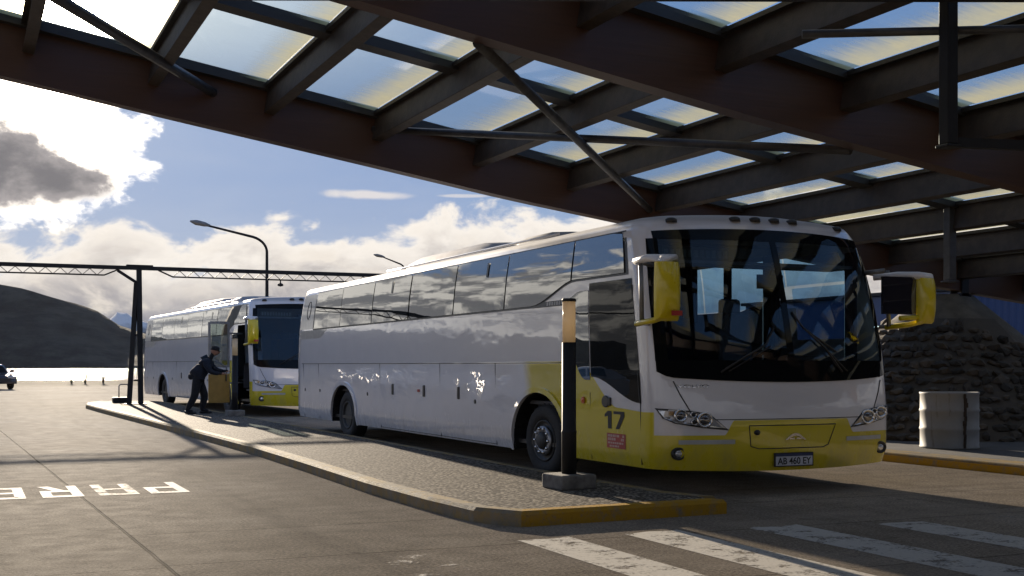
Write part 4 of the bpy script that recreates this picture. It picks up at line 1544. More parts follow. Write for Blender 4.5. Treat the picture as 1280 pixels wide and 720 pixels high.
    if not door_open:
        mb = MB(); patch_side(mb, L_, 0.58, 1.84, lambda y: dg_bot(y), lambda y: dg_top(y), 0.006, 12, 6)
        mb.build('door_glass', M['door_glass'], root)
        mb = MB(); line_side(mb, L_, [(0.60, .38), (0.60, 1.1)], 0.008); line_side(mb, L_, [(0.60, 1.1), (0.58, 2.5)], 0.012, .006); mb.build('door_seam', M['seam'], root)
        mb = MB(); line_side(mb, L_, [(1.88, .36), (1.88, 1.2)], 0.004); mb.build('door_seam', M['seam'], root)
        mb = MB(); mb.lathe([(0.075, -.03), (0.075, -.012), (0.05, -.018)], SD(L_, 1.44, 1.10, 0), 'X', 16, 1.2); mb.box(SD(L_, 1.39, 1.10, .012), (0.03, 0.14, 0.10)); mb.build('door_handle', M['black_plastic'], root, bevel=0.01)
        if number:
            mb = MB()
            one = [[(.17, 0), (.36, 0), (.36, 1), (.17, 1)], [(.17, 1), (.0, .80), (.0, .64), (.17, .72)]]
            seven = [[(.46, .84), (1, .84), (1, 1), (.46, 1)], [(.56, 0), (.74, 0), (1, .72), (1, .84), (.80, .84), (.80, .72)]]
            for q in one + seven: mb.poly([SD(L_, 1.50 - 0.50 * a, 0.77 + 0.215 * b, .004) for a, b in q])
            mb.build('door_number', M['seam'], root, recalc=False)
            mb = MB(); patch_side(mb, L_, 0.97, 1.44, const(0.535), const(0.715), .004, 3, 2); mb.build('door_sticker', M['red'], root)
            mb = MB()
            rr = random.Random(5)
            for zz, hh in ((0.672, .028), (0.628, .032), (0.588, .022), (0.550, .022)):
                yy = 1.41
                while yy > 1.02:
                    w_ = rr.uniform(.025, .06)
                    if rr.random() > .15: mb.poly([SD(L_, yy, zz, .006), SD(L_, yy - w_, zz, .006), SD(L_, yy - w_, zz + hh, .006), SD(L_, yy, zz + hh, .006)])
                    yy -= w_ + .012
            mb.build('sticker_print', M['pale_print'], root)
    # small fixed window behind the door
    mb = MB()
    def sw_top(y): return 2.50 - 0.10 * sstep(2.15, 2.62, y) - 0.9 * max(0, (y - 2.56)) ** 1.2
    def sw_bot(y): return 1.36 + 0.95 * sstep(2.0, 2.75, y) * 0.75
    patch_side(mb, L_, 1.87, 2.62, sw_bot, sw_top, .006, 10, 5)
    mb.build('small_window', M['side_glass'], root)
    # ---------------- windscreen
    def wl(z): return -hw(z) * 0.915
    def wr(z): return hw(z) * 0.915
    for s0 in (-1, 1):
        mb = MB()
        if s0 < 0: patch_front(mb, wl, const(-0.028), 1.50, 3.12, .006, 14, 14)
        else: patch_front(mb, const(0.028), wr, 1.50, 3.12, .006, 14, 14)
        mb.build('windscreen', M['windscreen'], root)
    def zlow(x): return 1.345 + 0.07 * (abs(x) / 1.7) ** 2 + 0.10 * max(0, (abs(x) - 1.50) / .2) ** 2
    def ztop(x): return 3.185 - 0.05 * (abs(x) / 1.6) ** 2
    mb = MB()
    patch_front_z(mb, -1.655, 1.655, zlow, const(1.60), .009, 40, 3)
    patch_front_z(mb, -1.50, 1.50, const(3.04), ztop, .009, 40, 3)
    patch_front(mb, lambda z: -hw(z) * .953, lambda z: -hw(z) * .885, 1.59, 3.05, .009, 3, 12)
    patch_front(mb, lambda z: hw(z) * .885, lambda z: hw(z) * .953, 1.59, 3.05, .009, 3, 12)
    patch_front(mb, const(-.045), const(.045), 1.59, 3.05, .010, 2, 12)
    mb.build('windscreen_surround', M['door_glass'], root, angle=60)
    # destination sign and dash, seats, wheel seen through the screen
    mb = MB(); mb.box((-0.85, 0.85, 2.90), (0.95, 0.05, 0.16)); mb.build('destination_sign', simple('sign_panel', (0.10, 0.12, 0.12), 0.5), root)
    mb = MB()
    for i in range(11): mb.box((-1.27 + i * 0.084, 0.82, 2.90), (0.055, 0.006, 0.09))
    mb.build('sign_print', simple('sign_print', (0.25, 0.28, 0.28), 0.5), root)
    mb = MB(); mb.box((0, 1.05, 2.80), (3.05, 0.5, 0.04)); mb.box((0, 0.95, 2.785), (2.9, .03, .03)); mb.build('overhead_shelf', M['grey_seat'], root)
    mb = MB()
    rows = []
    for yy, zz in ((0.50, 1.42), (0.62, 1.50), (1.0, 1.52), (1.35, 1.48), (1.45, 1.2), (1.45, 0.8)):
        rows.append([(-1.62 + 3.24 * i / 10, yy + 0.22 * abs(-1 + 2 * i / 10) ** 2, zz + 0.02 * math.sin(i)) for i in range(11)])
    mb.grid(rows); mb.box((0.95, 1.15, 1.58), (0.75, 0.4, 0.16)); mb.build('dashboard', M['interior'], root, angle=40)
    mb = MB()
    wcen = Vector((0.92, 1.72, 1.62)); wr_ = Matrix.Rotation(R(-35), 3, 'X')
    mb.tube([wcen + wr_ @ Vector((0.29 * math.cos(a), 0.25 * math.sin(a), 0)) for a in [2 * math.pi * i / 24 for i in range(25)]], 0.02, 8)
    for a in (0.3, 2.84, 4.71): mb.tube([wcen, wcen + wr_ @ Vector((0.28 * math.cos(a), 0.24 * math.sin(a), 0))], 0.016, 6)
    mb.tube([wcen, (0.92, 1.38, 1.3)], 0.035, 8); mb.build('steering_wheel', M['black_plastic'], root)
    mb = MB(); mb.box((0, 9.0, 1.02), (3.2, 14.5, 0.05)); mb.box((0, 0.95, 0.75), (3.2, 0.9, 0.05)); mb.build('floor', M['interior'], root)
    mb = MB(); mb.box((0, 9.2, 3.13), (3.05, 14.6, 0.04)); mb.build('ceiling', M['interior'], root)
    for yc_, w_, z0_, z1_ in ((2.45, 0.42, 1.6, 3.1), (4.65, 0.55, 2.2, 3.1), (0.72, 0.25, 1.6, 3.0), (3.55, 0.20, 2.2, 3.1)):
        mb = MB()
        mb.grid([[(1.50 + 0.025 * math.sin(i * 1.9), yc_ + 0.12 - w_ / 2 + w_ * i / 14, z) for i in range(15)] for z in (z0_, (z0_ + z1_) / 2, z1_)], True)
        mb.build('added_curtain', M['dark_seat'], root)  # dark drapes added to break up the bright patches from the far windows
    def seat(x, y_, mt):
        mb = MB()
        mb.box((x, y_, 1.45), (0.55, 0.55, 0.14)); mb.box((x, y_ + .30, 1.88), (0.55, 0.13, 0.80), Matrix.Rotation(R(-8), 3, 'X')); mb.box((x, y_ + .40, 2.36), (0.34, 0.11, 0.24)); mb.box((x, y_, 1.2), (0.3, 0.3, 0.4))
        mb.build('seat', M[mt], root, bevel=0.05)
    seat(0.92, 2.35, 'grey_seat'); seat(-1.0, 2.5, 'grey_seat')
    for r_ in range(3):
        for x in (-1.25, -0.62, 0.62, 1.25): seat(x, 4.4 + r_ * 1.2, 'dark_seat')
    mb = MB(); mb.box((-0.95, 3.15, 1.75), (1.2, 0.05, 1.4)); mb.box((0, 8.4, 2.1), (3.2, 0.05, 2.1)); mb.build('partition', M['interior'], root)
    mb = MB(); mb.tube([(0.0, 0.42, 2.78), (0.0, 0.5, 2.62)], 0.02, 6); mb.box((0.0, 0.5, 2.56), (0.36, 0.04, 0.17)); mb.build('interior_mirror', M['black_plastic'], root)
    # wipers
    for x0, x1, zt in ((-0.95, -0.35, 1.78), (0.75, 0.22, 1.98)):
        mb = MB()
        mb.tube([F(x0, 1.46, .03), F(x0 + (x1 - x0) * .5, 1.46 + (zt - 1.46) * .55, .05), F(x1, zt, .04)], 0.013, 6)
        mb.tube([F(x0 + .10, 1.47, .02), F(x1 + .06, zt - .02, .03)], 0.009, 6)
        a_, b_ = Vector((x1 - (x1 - x0) * .9, zt - .28)), Vector((x1 + (x1 - x0) * .25, zt + .20))
        mb.tube([F(a_.x, a_.y, .02), F(x1, zt, .03), F(b_.x, b_.y, .02)], 0.012, 6)
        mb.build('wiper', M['black_plastic'], root)
    # ---------------- front panels, lamps, grille, plate
    mb = MB()
    for s0 in (-1, 1):
        mb.tube([F(s0 * 1.50, 1.36, .002), F(s0 * 1.43, 1.2, .002), F(s0 * 1.33, 1.02, .002)], 0.007, 5, smooth=False)
    mb.tube([F(-1.28 + 2.56 * i / 20, 0.915, .001) for i in range(21)], 0.005, 5, smooth=False)
    # number-plate hatch outline in the yellow middle
    hat = [(-0.62, 0.84), (0.62, 0.84), (0.50, 0.60), (0.42, 0.57), (-0.5, 0.57), (-0.60, 0.60), (-0.62, 0.84)]
    pts = []
    for (xa, za), (xb, zb_) in zip(hat, hat[1:]): pts += [F(xa + (xb - xa) * i / 8, za + (zb_ - za) * i / 8, .001) for i in range(8)]
    mb.tube(pts + [pts[0]], 0.006, 5, smooth=False)
    mb.build('front_seam', M['seam'], root)
    for s0 in (-1, 1):
        # headlamp: dark rim, clear body, two round projectors and an indicator
        out_ = [(1.68, 1.045), (1.30, 1.015), (1.10, 0.975), (0.88, 0.795), (1.20, 0.825), (1.50, 0.875), (1.62, 0.93)]
        def ring(scale, off):
            cx = sum(a for a, b in out_) / len(out_); cz = sum(b for a, b in out_) / len(out_)
            pp = []
            for (xa, za), (xb, zb_) in zip(out_, out_[1:] + out_[:1]):
                for i in range(6):
                    x_, z_ = xa + (xb - xa) * i / 6, za + (zb_ - za) * i / 6
                    pp.append(F(s0 * (cx + (x_ - cx) * scale[0]), cz + (z_ - cz) * scale[1], off))
            return pp
        hl = MB(); hl.poly(ring((1.0, 1.0), .012)); a_ = ring((1.0, 1.0), .012); b_ = ring((1.03, 1.08), -.01)
        hl.grid([a_ + [a_[0]], b_ + [b_[0]]], False)
        h_ob = hl.build('headlight', M['black_plastic'], root)
        mb = MB(); mb.poly(ring((0.94, 0.84), .016)); mb.build('reflector', M['lens'], h_ob)
        for xx, zz, r_ in ((1.44, 0.965, .062), (1.17, 0.915, .075), (1.30, 0.975, .03), (1.29, 0.89, .03)):
            c_ = F(s0 * xx, zz, .022)
            mb = MB(); mb.lathe([(r_ * 1.2, 0.01), (r_ * 1.2, -0.012), (r_ * .95, -0.016), (r_ * .9, 0.0)], c_, 'Y', 18, 1.2)
            mb.build('lamp_bezel', M['chrome'], h_ob)
            mb = MB(); mb.lathe([(r_ * .9, 0.0), (r_ * .6, -.014), (0, -.022)], c_, 'Y', 18, 1.2); mb.build('lamp_lens', M['mirror_glass'] if r_ > .05 else M['black_plastic'], h_ob)
        mb = MB(); c_ = F(s0 * 1.54, 0.99, .014); mb.box(c_, (0.06, .02, .05)); mb.build('indicator', simple('amber_lens', (0.5, 0.30, 0.12), 0.25, coat=0.8), h_ob, bevel=.01)
        # pale reflective strip, fog lamp
        mb = MB(); patch_front(mb, const(min(s0 * 0.80, s0 * 1.46)), const(max(s0 * 0.80, s0 * 1.46)), 0.632, 0.682, .005, 14, 1); mb.build('bumper_strip', M['grey_strip'], root)
        c_ = F(s0 * 1.46, 0.525, .004)
        mb = MB(); mb.lathe([(0.075, .03), (0.075, -.012), (0.058, -.016), (0.05, .0)], c_, 'Y', 18, 1.15); mb.build('fog_lamp_ring', M['black_plastic'], root)
        mb = MB(); mb.lathe([(0.052, .0), (0.03, -.012), (0, -.016)], c_, 'Y', 18, 1.15); mb.build('fog_lamp', M['lens'], root)
    mb = MB(); mb.lathe([(0.032, .02), (0.032, -.012), (0, -.014)], F(-0.52, 0.76, 0), 'Y', 14, 1.2); mb.build('tow_cap', M['black_plastic'], root)
    # emblem: two rising wings
    mb = MB()
    for s0 in (-1, 1):
        w_ = [(0.0, 0.745), (s0 * 0.055, 0.735), (s0 * 0.15, 0.665), (s0 * 0.115, 0.668), (s0 * 0.05, 0.705), (s0 * 0.0, 0.715)]
        f_ = [F(a, b, .02) for a, b in w_]; k_ = [F(a, b, -.002) for a, b in w_]
        mb.poly(f_); mb.grid([f_ + [f_[0]], k_ + [k_[0]]], False)
        mb.poly([F(s0 * .07, .690, .018), F(s0 * .09, .672, .018), F(s0 * .012, .672, .018), F(s0 * .012, .690, .018)])
    mb.build('emblem', M['chrome'], root)
    # number plate
    mb = MB(); mb.box(F(-0.02, 0.435, .012), (0.56, 0.02, 0.165)); pl = mb.build('number_plate', M['seam'], root, bevel=.006)
    if number:
        pc = F(-0.02, 0.435, .024)
        mb = MB(); mb.poly([(pc.x - .262, pc.y, pc.z - .068), (pc.x + .262, pc.y, pc.z - .068), (pc.x + .262, pc.y, pc.z + .040), (pc.x - .262, pc.y, pc.z + .040)])
        mb.build('plate_face', simple('plate_white', (0.50, 0.52, 0.58), 0.5), pl)
        mb = MB(); mb.poly([(pc.x - .262, pc.y, pc.z + .042), (pc.x + .262, pc.y, pc.z + .042), (pc.x + .262, pc.y, pc.z + .072), (pc.x - .262, pc.y, pc.z + .072)])
        mb.build('plate_band', simple('plate_blue', (0.015, 0.03, 0.10), 0.5), pl)
        vv, ff = text_pts('AB 460 EY', 1.0, 0.02)
        mb = MB(); ids = mb.verts([(pc.x - .24 + .48 * a, pc.y - .003, pc.z - .055 + .083 * b) for a, b in vv])
        for f in ff: mb.face([ids[q] for q in f])
        mb.build('plate_lettering', M['seam'], pl, recalc=False)
        vv, ff = text_pts('VOLVO', 1.0)
        mb = MB(); ids = mb.verts([F(-1.46 + .36 * a, 1.285 + .036 * b, .006) for a, b in vv])
        for f in ff: mb.face([ids[q] for q in f])
        mb.build('front_lettering', M['chrome'], root, recalc=False)
    # roof: marker lamps, air-conditioning pods, hatch
    for x in (-1.22, -0.42, -0.14, 0.14, 0.42, 1.22):
        zz = 3.325 - 0.045 * (abs(x) / 1.3) ** 2
        yy = 0.56 + BB * (abs(x) / 1.5) ** 2.2 + (0.06 if abs(x) < 1 else 0.02)
        mb = MB(); mb.lathe([(0.075, -.03), (0.07, 0.012), (0.04, 0.03), (0, 0.034)], (x, yy, zz), 'Z', 14); mb.build('marker_lamp', M['black_plastic'], root)
    for (ya, yb, w_, h_) in ((6.7, 11.6, 1.9, 0.26), (4.9, 6.35, 1.7, 0.20), (14.2, 15.1, 1.0, 0.16)):
        mb = MB()
        rows = []
        for fy, fz in ((0.0, 0.0), (0.10, 0.75), (0.2, 1.0), (0.85, 1.0), (0.95, 0.8), (1.0, 0.0)):
            y_ = ya + (yb - ya) * fy
            rows.append([(w_ / 2 * fx, y_, 3.40 + (h_ + .02) * fz * fzz) for fx, fzz in ((-1, 0), (-.93, .6), (-.8, .9), (-.4, 1), (.4, 1), (.8, .9), (.93, .6), (1, 0))])
        mb.grid(rows, True)
        mb.build('roof_unit', M['roof_white'], root, angle=35)
    mb = MB()
    for s0 in (-1, 1): mb.tube([(s0 * 1.05, 4.2 + i * 1.0, 3.46) for i in range(9)], 0.02, 6)
    mb.build('roof_rail', M['white_paint'], root)
    # ---------------- mirrors
    def mirror(sd_):
        mr = MB()
        # housing: rounded shell hanging in front of the corner pillar
        cx = sd_ * (1.80 if sd_ < 0 else 1.90); yy = -0.06; zc = 2.40 if sd_ < 0 else 2.37
        wd, ht = (0.31, 0.60) if sd_ < 0 else (0.25, 0.50)
        zo = 0.0 if sd_ < 0 else -0.09
        rows = []
        for k in range(9):
            t_ = k / 8
            z = zc - ht / 2 + ht * t_
            inx = 0.04 * (1 - math.sin(math.pi * min(1, t_ + .08)))
            row = []
            for i in range(9):
                a = math.pi * i / 8
                row.append((cx - wd / 2 * math.cos(a) * (1 - inx), yy - 0.14 * math.sin(a) ** 0.6 * (1 - .35 * abs(2 * t_ - 1) ** 3), z - 0.06 * (1 - math.sin(a)) * (1 if t_ < .3 else 0)))
            rows.append(row)
        mr.use(M['yellow'])
        mr.grid(rows, True)
        mr.poly([r[0] for r in rows] + [r[-1] for r in rows][::-1])
        mr.poly(rows[0]); mr.poly(rows[-1])
        h = mr.build('mirror', None, root, angle=50)
        mb = MB()
        mb.tube([(sd_ * (1.92 if sd_ < 0 else 1.52), 0.42, 2.74 + zo), (sd_ * (1.90 if sd_ < 0 else 1.70), 0.18, 2.76 + zo), (cx - sd_ * .1, yy - .03, 2.74 + zo), (cx + sd_ * .06, yy - .03, 2.72 + zo), (cx + sd_ * .12, yy - .02, 2.63 + zo)], [0.04, 0.045, 0.05, 0.055, 0.03], 10)
        mb.build('mirror_arm', M['white_paint'], h)
        mb = MB(); mb.tube([(sd_ * (1.94 if sd_ < 0 else 1.66), 0.36, 2.02), (sd_ * (1.88 if sd_ < 0 else 1.78), 0.08, 2.05), (cx, yy - .03, 2.10)], 0.035, 8); mb.build('mirror_stay', M['yellow'], h)
        mb = MB(); xr = 1.90 if sd_ < 0 else 1.66; mb.tube([(sd_ * xr, 0.33, 2.74), (sd_ * xr, 0.30, 2.03)], 0.028, 8); mb.tube([(sd_ * xr, 0.38, 2.74), (sd_ * 1.55, 0.66, 2.72)], 0.03, 8); mb.tube([(sd_ * xr, 0.34, 2.03), (sd_ * 1.66, 0.55, 2.03)], 0.025, 8); mb.build('mirror_rod', M['galv'], h)
        mb = MB(); mb.box((cx, yy + .006, zc), (wd * .88, .012, ht * .86)); mb.build('mirror_glass', M['mirror_glass'], h)
        if sd_ < 0:
            mb = MB(); mb.box((cx + .06, yy - .138, 2.125), (0.13, 0.02, 0.055)); mb.build('mirror_sticker', M['red'], h)
        else:
            # inner dark glass wing of the far mirror
            mb = MB(); mb.box((sd_ * 1.54, yy + .02, 2.40), (0.56, 0.03, 0.46)); mb.build('mirror_glass', M['mirror_glass'], h)
            mb = MB(); mb.tube([(sd_ * 1.52, yy + .0, 2.12), (cx, yy - .03, 2.14)], 0.03, 8); mb.build('mirror_stay', M['yellow'], h)
    mirror(-1); mirror(1)
    # ---------------- open door leaf of the farther coach
    if door_open:
        dl = empty('door', (-2.17, 1.2, 0.40)); dl.parent = root
        dl.rotation_euler = (0, 0, R(10))
        mb = MB(); W_ = 0.66
        mb.box((-W_ / 2, 0, 0.40), (W_, 0.05, 0.80)); mb.build('door_panel', simple('door_yellow_shaded', (0.36, 0.21, 0.035), 0.4, coat=0.4), dl, bevel=.01)  # yellow leaf coloured browner, its shadow put into the paint
        mb = MB(); mb.box((-W_ / 2, 0, 0.90), (W_, 0.052, 0.18)); mb.build('door_band', M['white_paint'], dl, bevel=.01)
        mb = MB()
        for x_, w_ in ((-.03, .06), (-W_ + .03, .06)): mb.box((x_, 0, 1.62), (w_, 0.05, 1.26))
        mb.box((-W_ / 2, 0, 2.24), (W_ - .12, 0.05, .07)); mb.box((-W_ / 2, 0, 1.02), (W_ - .12, 0.05, .06)); mb.build('door_frame', M['galv'], dl)
        mb = MB(); mb.box((-W_ / 2, 0, 1.63), (W_ - .12, 0.012, 1.16)); mb.build('door_pane', M['door_clear'], dl)
        mb = MB(); mb.tube([(-.12, -.05, .6), (-.12, -.08, 1.0), (-.5, -.08, 1.2)], .018, 6); mb.build('door_handle', M['galv'], dl)
        mb = MB(); mb.tube([(-.03, 0, .55), (.55, .3, .55)], .025, 6); mb.tube([(-.03, 0, 1.95), (.55, .3, 1.95)], .025, 6); mb.build('door_arm', M['galv'], dl)
        mb = MB()
        for k in range(3): mb.box((-1.15 + .28 * k, 1.2, 0.46 + .2 * k), (0.5, 1.1, 0.05))
        mb.build('step', M['interior'], root)
    return root


make_coach('coach', 'nearest white coach with yellow nose, shut door numbered 17, parked under the canopy edge', (8.98, 12.05, 0), 0.0, number='17')
make_coach('coach', 'farther white coach with its front door open and a person standing at it', (9.46, 36.1, 0), R(3.2), door_open=True, pale=True).scale = (1, 1, 1.06)


# ================================================================== PERSON
def skin_body(name, joints, edges, radii, mat, parent=None, sub=2, root_i=0):
    me = bpy.data.meshes.new(name)
    me.from_pydata([tuple(j) for j in joints], edges, [])
    o = bpy.data.objects.new(name, me)
    col.objects.link(o)
    sk = o.modifiers.new('skin', 'SKIN')
    sk.use_smooth_shade = True
    if not me.skin_vertices: 
        bm = bmesh.new(); bm.from_mesh(me); bm.verts.layers.skin.verify(); bm.to_mesh(me); bm.free()
    for i, r in enumerate(radii):
        sv = me.skin_vertices[0].data[i]
        sv.radius = (r, r) if not isinstance(r, tuple) else r
        sv.use_root = (i == root_i)
    ss = o.modifiers.new('subsurf', 'SUBSURF'); ss.levels = sub; ss.render_levels = sub
    dg = bpy.context.evaluated_depsgraph_get()
    m2 = bpy.data.meshes.new_from_object(o.evaluated_get(dg))
    m2.name = name
    o.modifiers.clear()
    o.data = m2
    for p in m2.polygons: p.use_smooth = True
    m2.materials.clear(); m2.materials.append(mat)
    if parent: o.parent = parent
    return o


# local frame: +X is the way the person faces (towards the open door), Z up
per = empty('person', (6.18, 36.25, 0.146), -YAW + 0.10)
per.scale = (1.18, 1.3, 1.0)
tag(per, 'person in dark jacket, trousers and cap leaning towards the open door of the farther coach', 'person')
J = [(-0.02, 0, 0.98), (0.05, 0, 1.20), (0.17, 0, 1.46), (0.26, 0, 1.585), (0.31, 0, 1.66), (0.345, 0, 1.78),
     (-0.02, 0.10, 0.94), (0.12, 0.12, 0.53), (0.05, 0.13, 0.11), (0.22, 0.14, 0.05),
     (-0.03, -0.10, 0.94), (-0.08, -0.12, 0.52), (-0.26, -0.13, 0.10), (-0.11, -0.14, 0.05),
     (0.19, 0.20, 1.47), (0.36, 0.25, 1.27), (0.58, 0.20, 1.22), (0.67, 0.18, 1.235),
     (0.19, -0.20, 1.46), (0.32, -0.25, 1.20), (0.55, -0.18, 1.15), (0.64, -0.16, 1.16)]
Eg = [(0, 1), (1, 2), (2, 3), (3, 4), (4, 5), (0, 6), (6, 7), (7, 8), (8, 9), (0, 10), (10, 11), (11, 12), (12, 13), (2, 14), (14, 15), (15, 16), (16, 17), (2, 18), (18, 19), (19, 20), (20, 21)]
Rd = [0.15, (0.16, 0.15), 0.165, 0.062, 0.06, 0.05, 0.125, 0.10, 0.075, 0.05, 0.125, 0.10, 0.075, 0.05, 0.085, 0.055, 0.042, 0.035, 0.085, 0.055, 0.042, 0.035]
skin_body('body', J, Eg, Rd, M['trousers'], per)
# head with face
bm = bmesh.new(); bmesh.ops.create_uvsphere(bm, u_segments=24, v_segments=16, radius=1.0)
for v in bm.verts:
    c_ = v.co.copy()
    x_ = c_.x * 0.105; y_ = c_.y * 0.085; z_ = c_.z * 0.125
    if c_.z < -0.2: x_ += 0.012; y_ *= 1 - 0.25 * (-c_.z - .2)
    if c_.x > 0.8 and abs(c_.y) < .25 and -0.35 < c_.z < 0.1: x_ += 0.022
    v.co = (x_, y_, z_)
me = bpy.data.meshes.new('head'); bm.to_mesh(me); bm.free()
for p in me.polygons: p.use_smooth = True
me.materials.append(M['skin'])
hd = bpy.data.objects.new('head', me); col.objects.link(hd); hd.parent = per; hd.location = (0.38, 0, 1.80); hd.rotation_euler = (0, R(14), 0)
mb = MB(); mb.use(M['skin'])
for s0 in (-1, 1): mb.tube([(0.0, s0 * .083, 0.02), (-.012, s0 * .098, .0), (0.0, s0 * .085, -.035)], 0.014, 6)
mb.use(M['seam'])
for s0 in (-1, 1): mb.lathe([(0.011, -.002), (0.011, .004), (0, .006)], (0.094, s0 * .034, 0.012), 'X', 8)
mb.box((0.098, 0, -.066), (.006, .045, .007))
mb.build('face', None, hd)
mb = MB(); mb.lathe([(0.107, 0.02), (0.110, 0.06), (0.092, 0.115), (0.05, 0.142), (0, 0.148)], (-0.008, 0, 0.0), 'Z', 24); mb.box((0.115, 0, 0.035), (0.11, 0.15, 0.014), Matrix.Rotation(R(12), 3, 'Y')); mb.build('cap', M['trousers'], hd, bevel=.004)
# jacket with sleeves, hem hanging at the back
JJ = [(-0.03, 0, 0.95), (-0.02, 0, 1.06), (0.05, 0, 1.22), (0.165, 0, 1.45), (0.25, 0, 1.575), (0.19, 0.20, 1.47), (0.36, 0.255, 1.26), (0.56, 0.205, 1.215), (0.19, -0.20, 1.46), (0.32, -0.255, 1.19), (0.53, -0.185, 1.145), (-0.16, 0, 1.10), (-0.24, 0, 0.98)]
EE = [(0, 1), (1, 2), (2, 3), (3, 4), (3, 5), (5, 6), (6, 7), (3, 8), (8, 9), (9, 10), (2, 11), (11, 12)]
skin_body('jacket', JJ, EE, [(0.20, 0.19), (0.205, 0.195), (0.215, 0.20), (0.21, 0.195), 0.095, 0.105, 0.075, 0.056, 0.105, 0.075, 0.056, 0.12, 0.06], M['jacket'], per, root_i=2)
mb = MB(); mb.use(M['jacket_blue']); mb.tube([(0.20, 0, 1.52), (0.12, 0, 1.62), (0.20, 0, 1.66)], [0.10, 0.09, 0.05], 10); mb.build('hood', None, per)
# hands: palm plus five bent fingers
for s0, wr_ in ((1, Vector((0.585, 0.20, 1.215))), (-1, Vector((0.555, -0.18, 1.145)))):
    mb = MB(); mb.use(M['skin'])
    mb.tube([wr_, wr_ + Vector((.03, 0, .005)), wr_ + Vector((.085, 0, .01))], [.026, .036, .034], 10)
    for i in range(4):
        o_ = wr_ + Vector((.08, (i - 1.5) * .018, .012)); ln = (.030, .036, .033, .026)[i]
        mb.tube([o_, o_ + Vector((ln, 0, -.004)), o_ + Vector((ln * 1.7, 0, -.024)), o_ + Vector((ln * 1.8, 0, -.045))], [.0095, .009, .008, .007], 8)
    o_ = wr_ + Vector((.03, -s0 * .03, .0))
    mb.tube([o_, o_ + Vector((.03, -s0 * .018, -.008)), o_ + Vector((.058, -s0 * .014, -.022))], [.012, .010, .008], 8)
    mb.build('hand', None, per)
for pth in (((0.02, 0.13, 0.05), (0.26, 0.145, 0.035)), ((-0.29, -0.13, 0.05), (-0.07, -0.145, 0.035))):
    mb = MB(); a_, b_ = Vector(pth[0]), Vector(pth[1])
    mb.tube([a_ + Vector((-.03, 0, 0)), a_, (a_ + b_) / 2, b_, b_ + Vector((.03, 0, -.005))], [.03, .05, .048, .042, .02], 10); mb.build('shoe', M['black_plastic'], per)

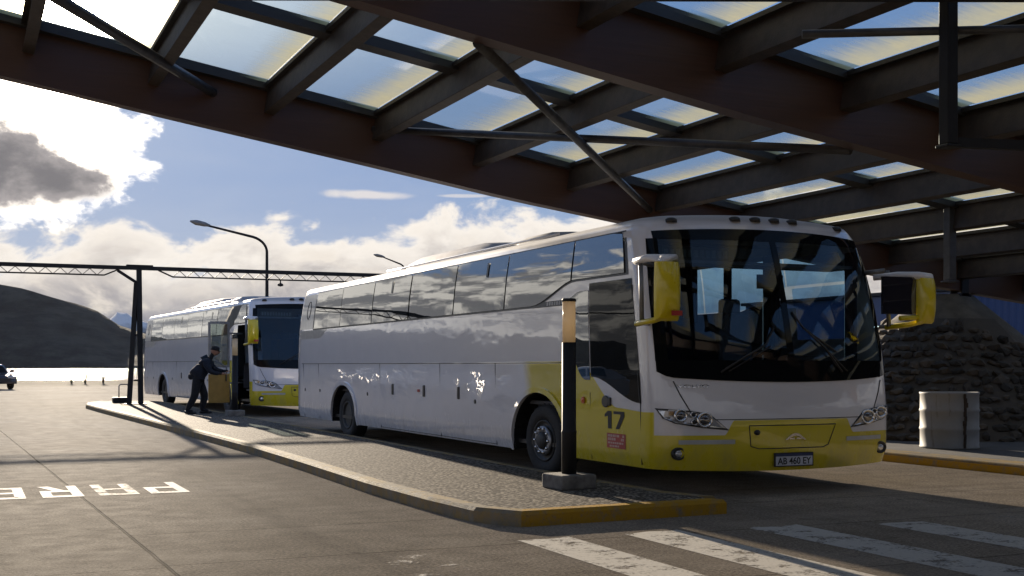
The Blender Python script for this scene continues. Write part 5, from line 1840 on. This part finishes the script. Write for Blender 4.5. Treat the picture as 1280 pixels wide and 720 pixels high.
# ================================================================== CAR
def make_car(label, loc, rz, paint):
    c = empty('parked_car', loc, rz)
    tag(c, label, 'car')
    # side profile swept across with tumblehome; front towards -Y
    low = [(-2.9, 0.35), (-2.95, 0.62), (-2.8, 0.88), (-1.5, 1.02), (2.6, 1.05), (2.92, 0.95), (2.95, 0.5), (2.85, 0.32)]
    mb = MB()
    def ring(w, top):
        return w
    rows = []
    for fx in (-1, -.97, -.85, -.4, 0, .4, .85, .97, 1):
        rnd_ = 1 - 0.05 * abs(fx) ** 4
        dz = -0.06 * abs(fx) ** 6
        rows.append([(1.16 * fx, y * rnd_, z + (dz if z > .6 else 0)) for y, z in low])
    mb.grid(rows, True); mb.poly(rows[0]); mb.poly(rows[-1]); mb.grid([[r[0] for r in rows], [r[-1] for r in rows]], False)
    mb.build('body', paint, c, angle=40)
    cab = [(-1.45, 1.0), (-0.75, 1.56), (0.2, 1.64), (2.0, 1.60), (2.72, 1.05)]
    mb = MB(); rows = []
    for fx in (-1, -.9, -.4, .4, .9, 1):
        rows.append([(1.10 * fx * (1 - .18 * (z - 1.0) / .64), y, z - .04 * abs(fx) ** 6) for y, z in cab])
    mb.grid(rows, True); mb.poly(rows[0]); mb.poly(rows[-1])
    mb.build('cabin', paint, c, angle=35)
    def cw(z): return 1.10 * (1 - .18 * (z - 1.0) / .64)
    mb = MB(); mb.poly([(-cw(1.06) * .9, -1.39, 1.065), (cw(1.06) * .9, -1.39, 1.065), (cw(1.5) * .88, -.835, 1.505), (-cw(1.5) * .88, -.835, 1.505)]); mb.build('windscreen', M['door_glass'], c)
    for sx in (-1, 1):
        for a, b in ((-1.05, 0.15), (0.22, 1.2), (1.27, 2.1)):
            mb = MB(); mb.poly([(sx * (cw(1.08) + .008), a, 1.09), (sx * (cw(1.08) + .008), b, 1.09), (sx * (cw(1.5) + .008), min(b, b if b < 2 else 1.95), 1.50), (sx * (cw(1.5) + .008), max(a, -.62) if a < 0 else a, 1.50)]); mb.build('window', M['side_glass'], c)
        mb = MB(); mb.tube([(sx * 1.12, -1.0, 1.08), (sx * 1.25, -1.05, 1.12)], .03, 6); mb.box((sx * 1.34, -1.07, 1.15), (.26, .14, .18)); mb.build('mirror', M['black_plastic'], c, bevel=.03)
        mb = MB(); mb.box((sx * .82, -2.86, .76), (.5, .12, .18)); mb.build('headlight', M['lens'], c, bevel=.03)
        for yw in (-1.85, 1.75):
            mb = MB(); mb.lathe([(0.2, .02 * sx), (0.34, .03 * sx), (0.37, -.02 * sx), (0.37, -.2 * sx), (.2, -.22 * sx)], (sx * 1.12, yw, .37), 'X', 24, 1.2); mb.use(M['rim']); mb.lathe([(0.22, .035 * sx), (.15, .02 * sx), (0, .03 * sx)], (sx * 1.12, yw, .37), 'X', 20, 1.2)
            mb.mats.insert(0, M['tyre']) if M['tyre'] not in mb.mats else None
            mb.mi = [0 if i < 24 * 4 + 2 else 1 for i in range(len(mb.f))]
            mb.build('wheel', None, c)
    mb = MB(); mb.box((0, -2.93, .60), (1.5, .06, .22)); mb.build('grille', M['black_plastic'], c)
    return c
make_car('dark navy car near the lake bank, cut by the picture edge', (1.25, 86.5, 0), R(14), M['car_navy'])

car_white = simple('car_white', (0.70, 0.70, 0.69), 0.3, 0, 0.04, coat=1.0)
car_silver = simple('car_silver', (0.42, 0.43, 0.44), 0.3, 0.6, 0.04, coat=1.0)
CARS = 'cars parked across the apron from the coaches'
for lb, xy, rz, pt in (('white parked car mirrored in the lower flank of the numbered coach', (-6.5, 58.0, 0), 96, car_white), ('silver parked car mirrored in the coach flank near its rear wheel', (-9.5, 73.0, 0), 84, car_silver), ('pale second white car mirrored ahead of the coach hatches', (-5.0, 41.0, 0), 100, car_white)):
    make_car(lb, xy, R(rz), pt)['group'] = CARS

# ================================================================== SCRUB ON THE BANK
def weed(x, y, seed, label):
    rr = random.Random(seed)
    mb = MB()
    for i in range(14):
        a = rr.uniform(0, 6.28); h = rr.uniform(.4, 1.15); lean = rr.uniform(.1, .5)
        p1 = Vector((math.cos(a) * lean * .4, math.sin(a) * lean * .4, h * .5)); p2 = Vector((math.cos(a) * lean, math.sin(a) * lean, h))
        mb.tube([(0, 0, -.1), p1, p2], [.022, .016, .006], 5)
        for k in range(4):
            b = p1 + (p2 - p1) * rr.random(); q = b + Vector((rr.uniform(-.22, .22), rr.uniform(-.22, .22), rr.uniform(.05, .25)))
            mb.tube([b, q], [.012, .005], 4)
    o = mb.build('dry_shrub', M['twig'], loc=(x, y, 0.1))
    tag(o, label, 'shrub', 'dry shrubs on the lake bank')
weed(7.6, 101.5, 1, 'bare twiggy shrub on the lake bank, nearest the dark car')
weed(8.6, 101.0, 2, 'taller leaning bare shrub on the lake bank, middle of three')
weed(9.9, 101.0, 5, 'bare shrub on the lake bank, farthest of three from the dark car')
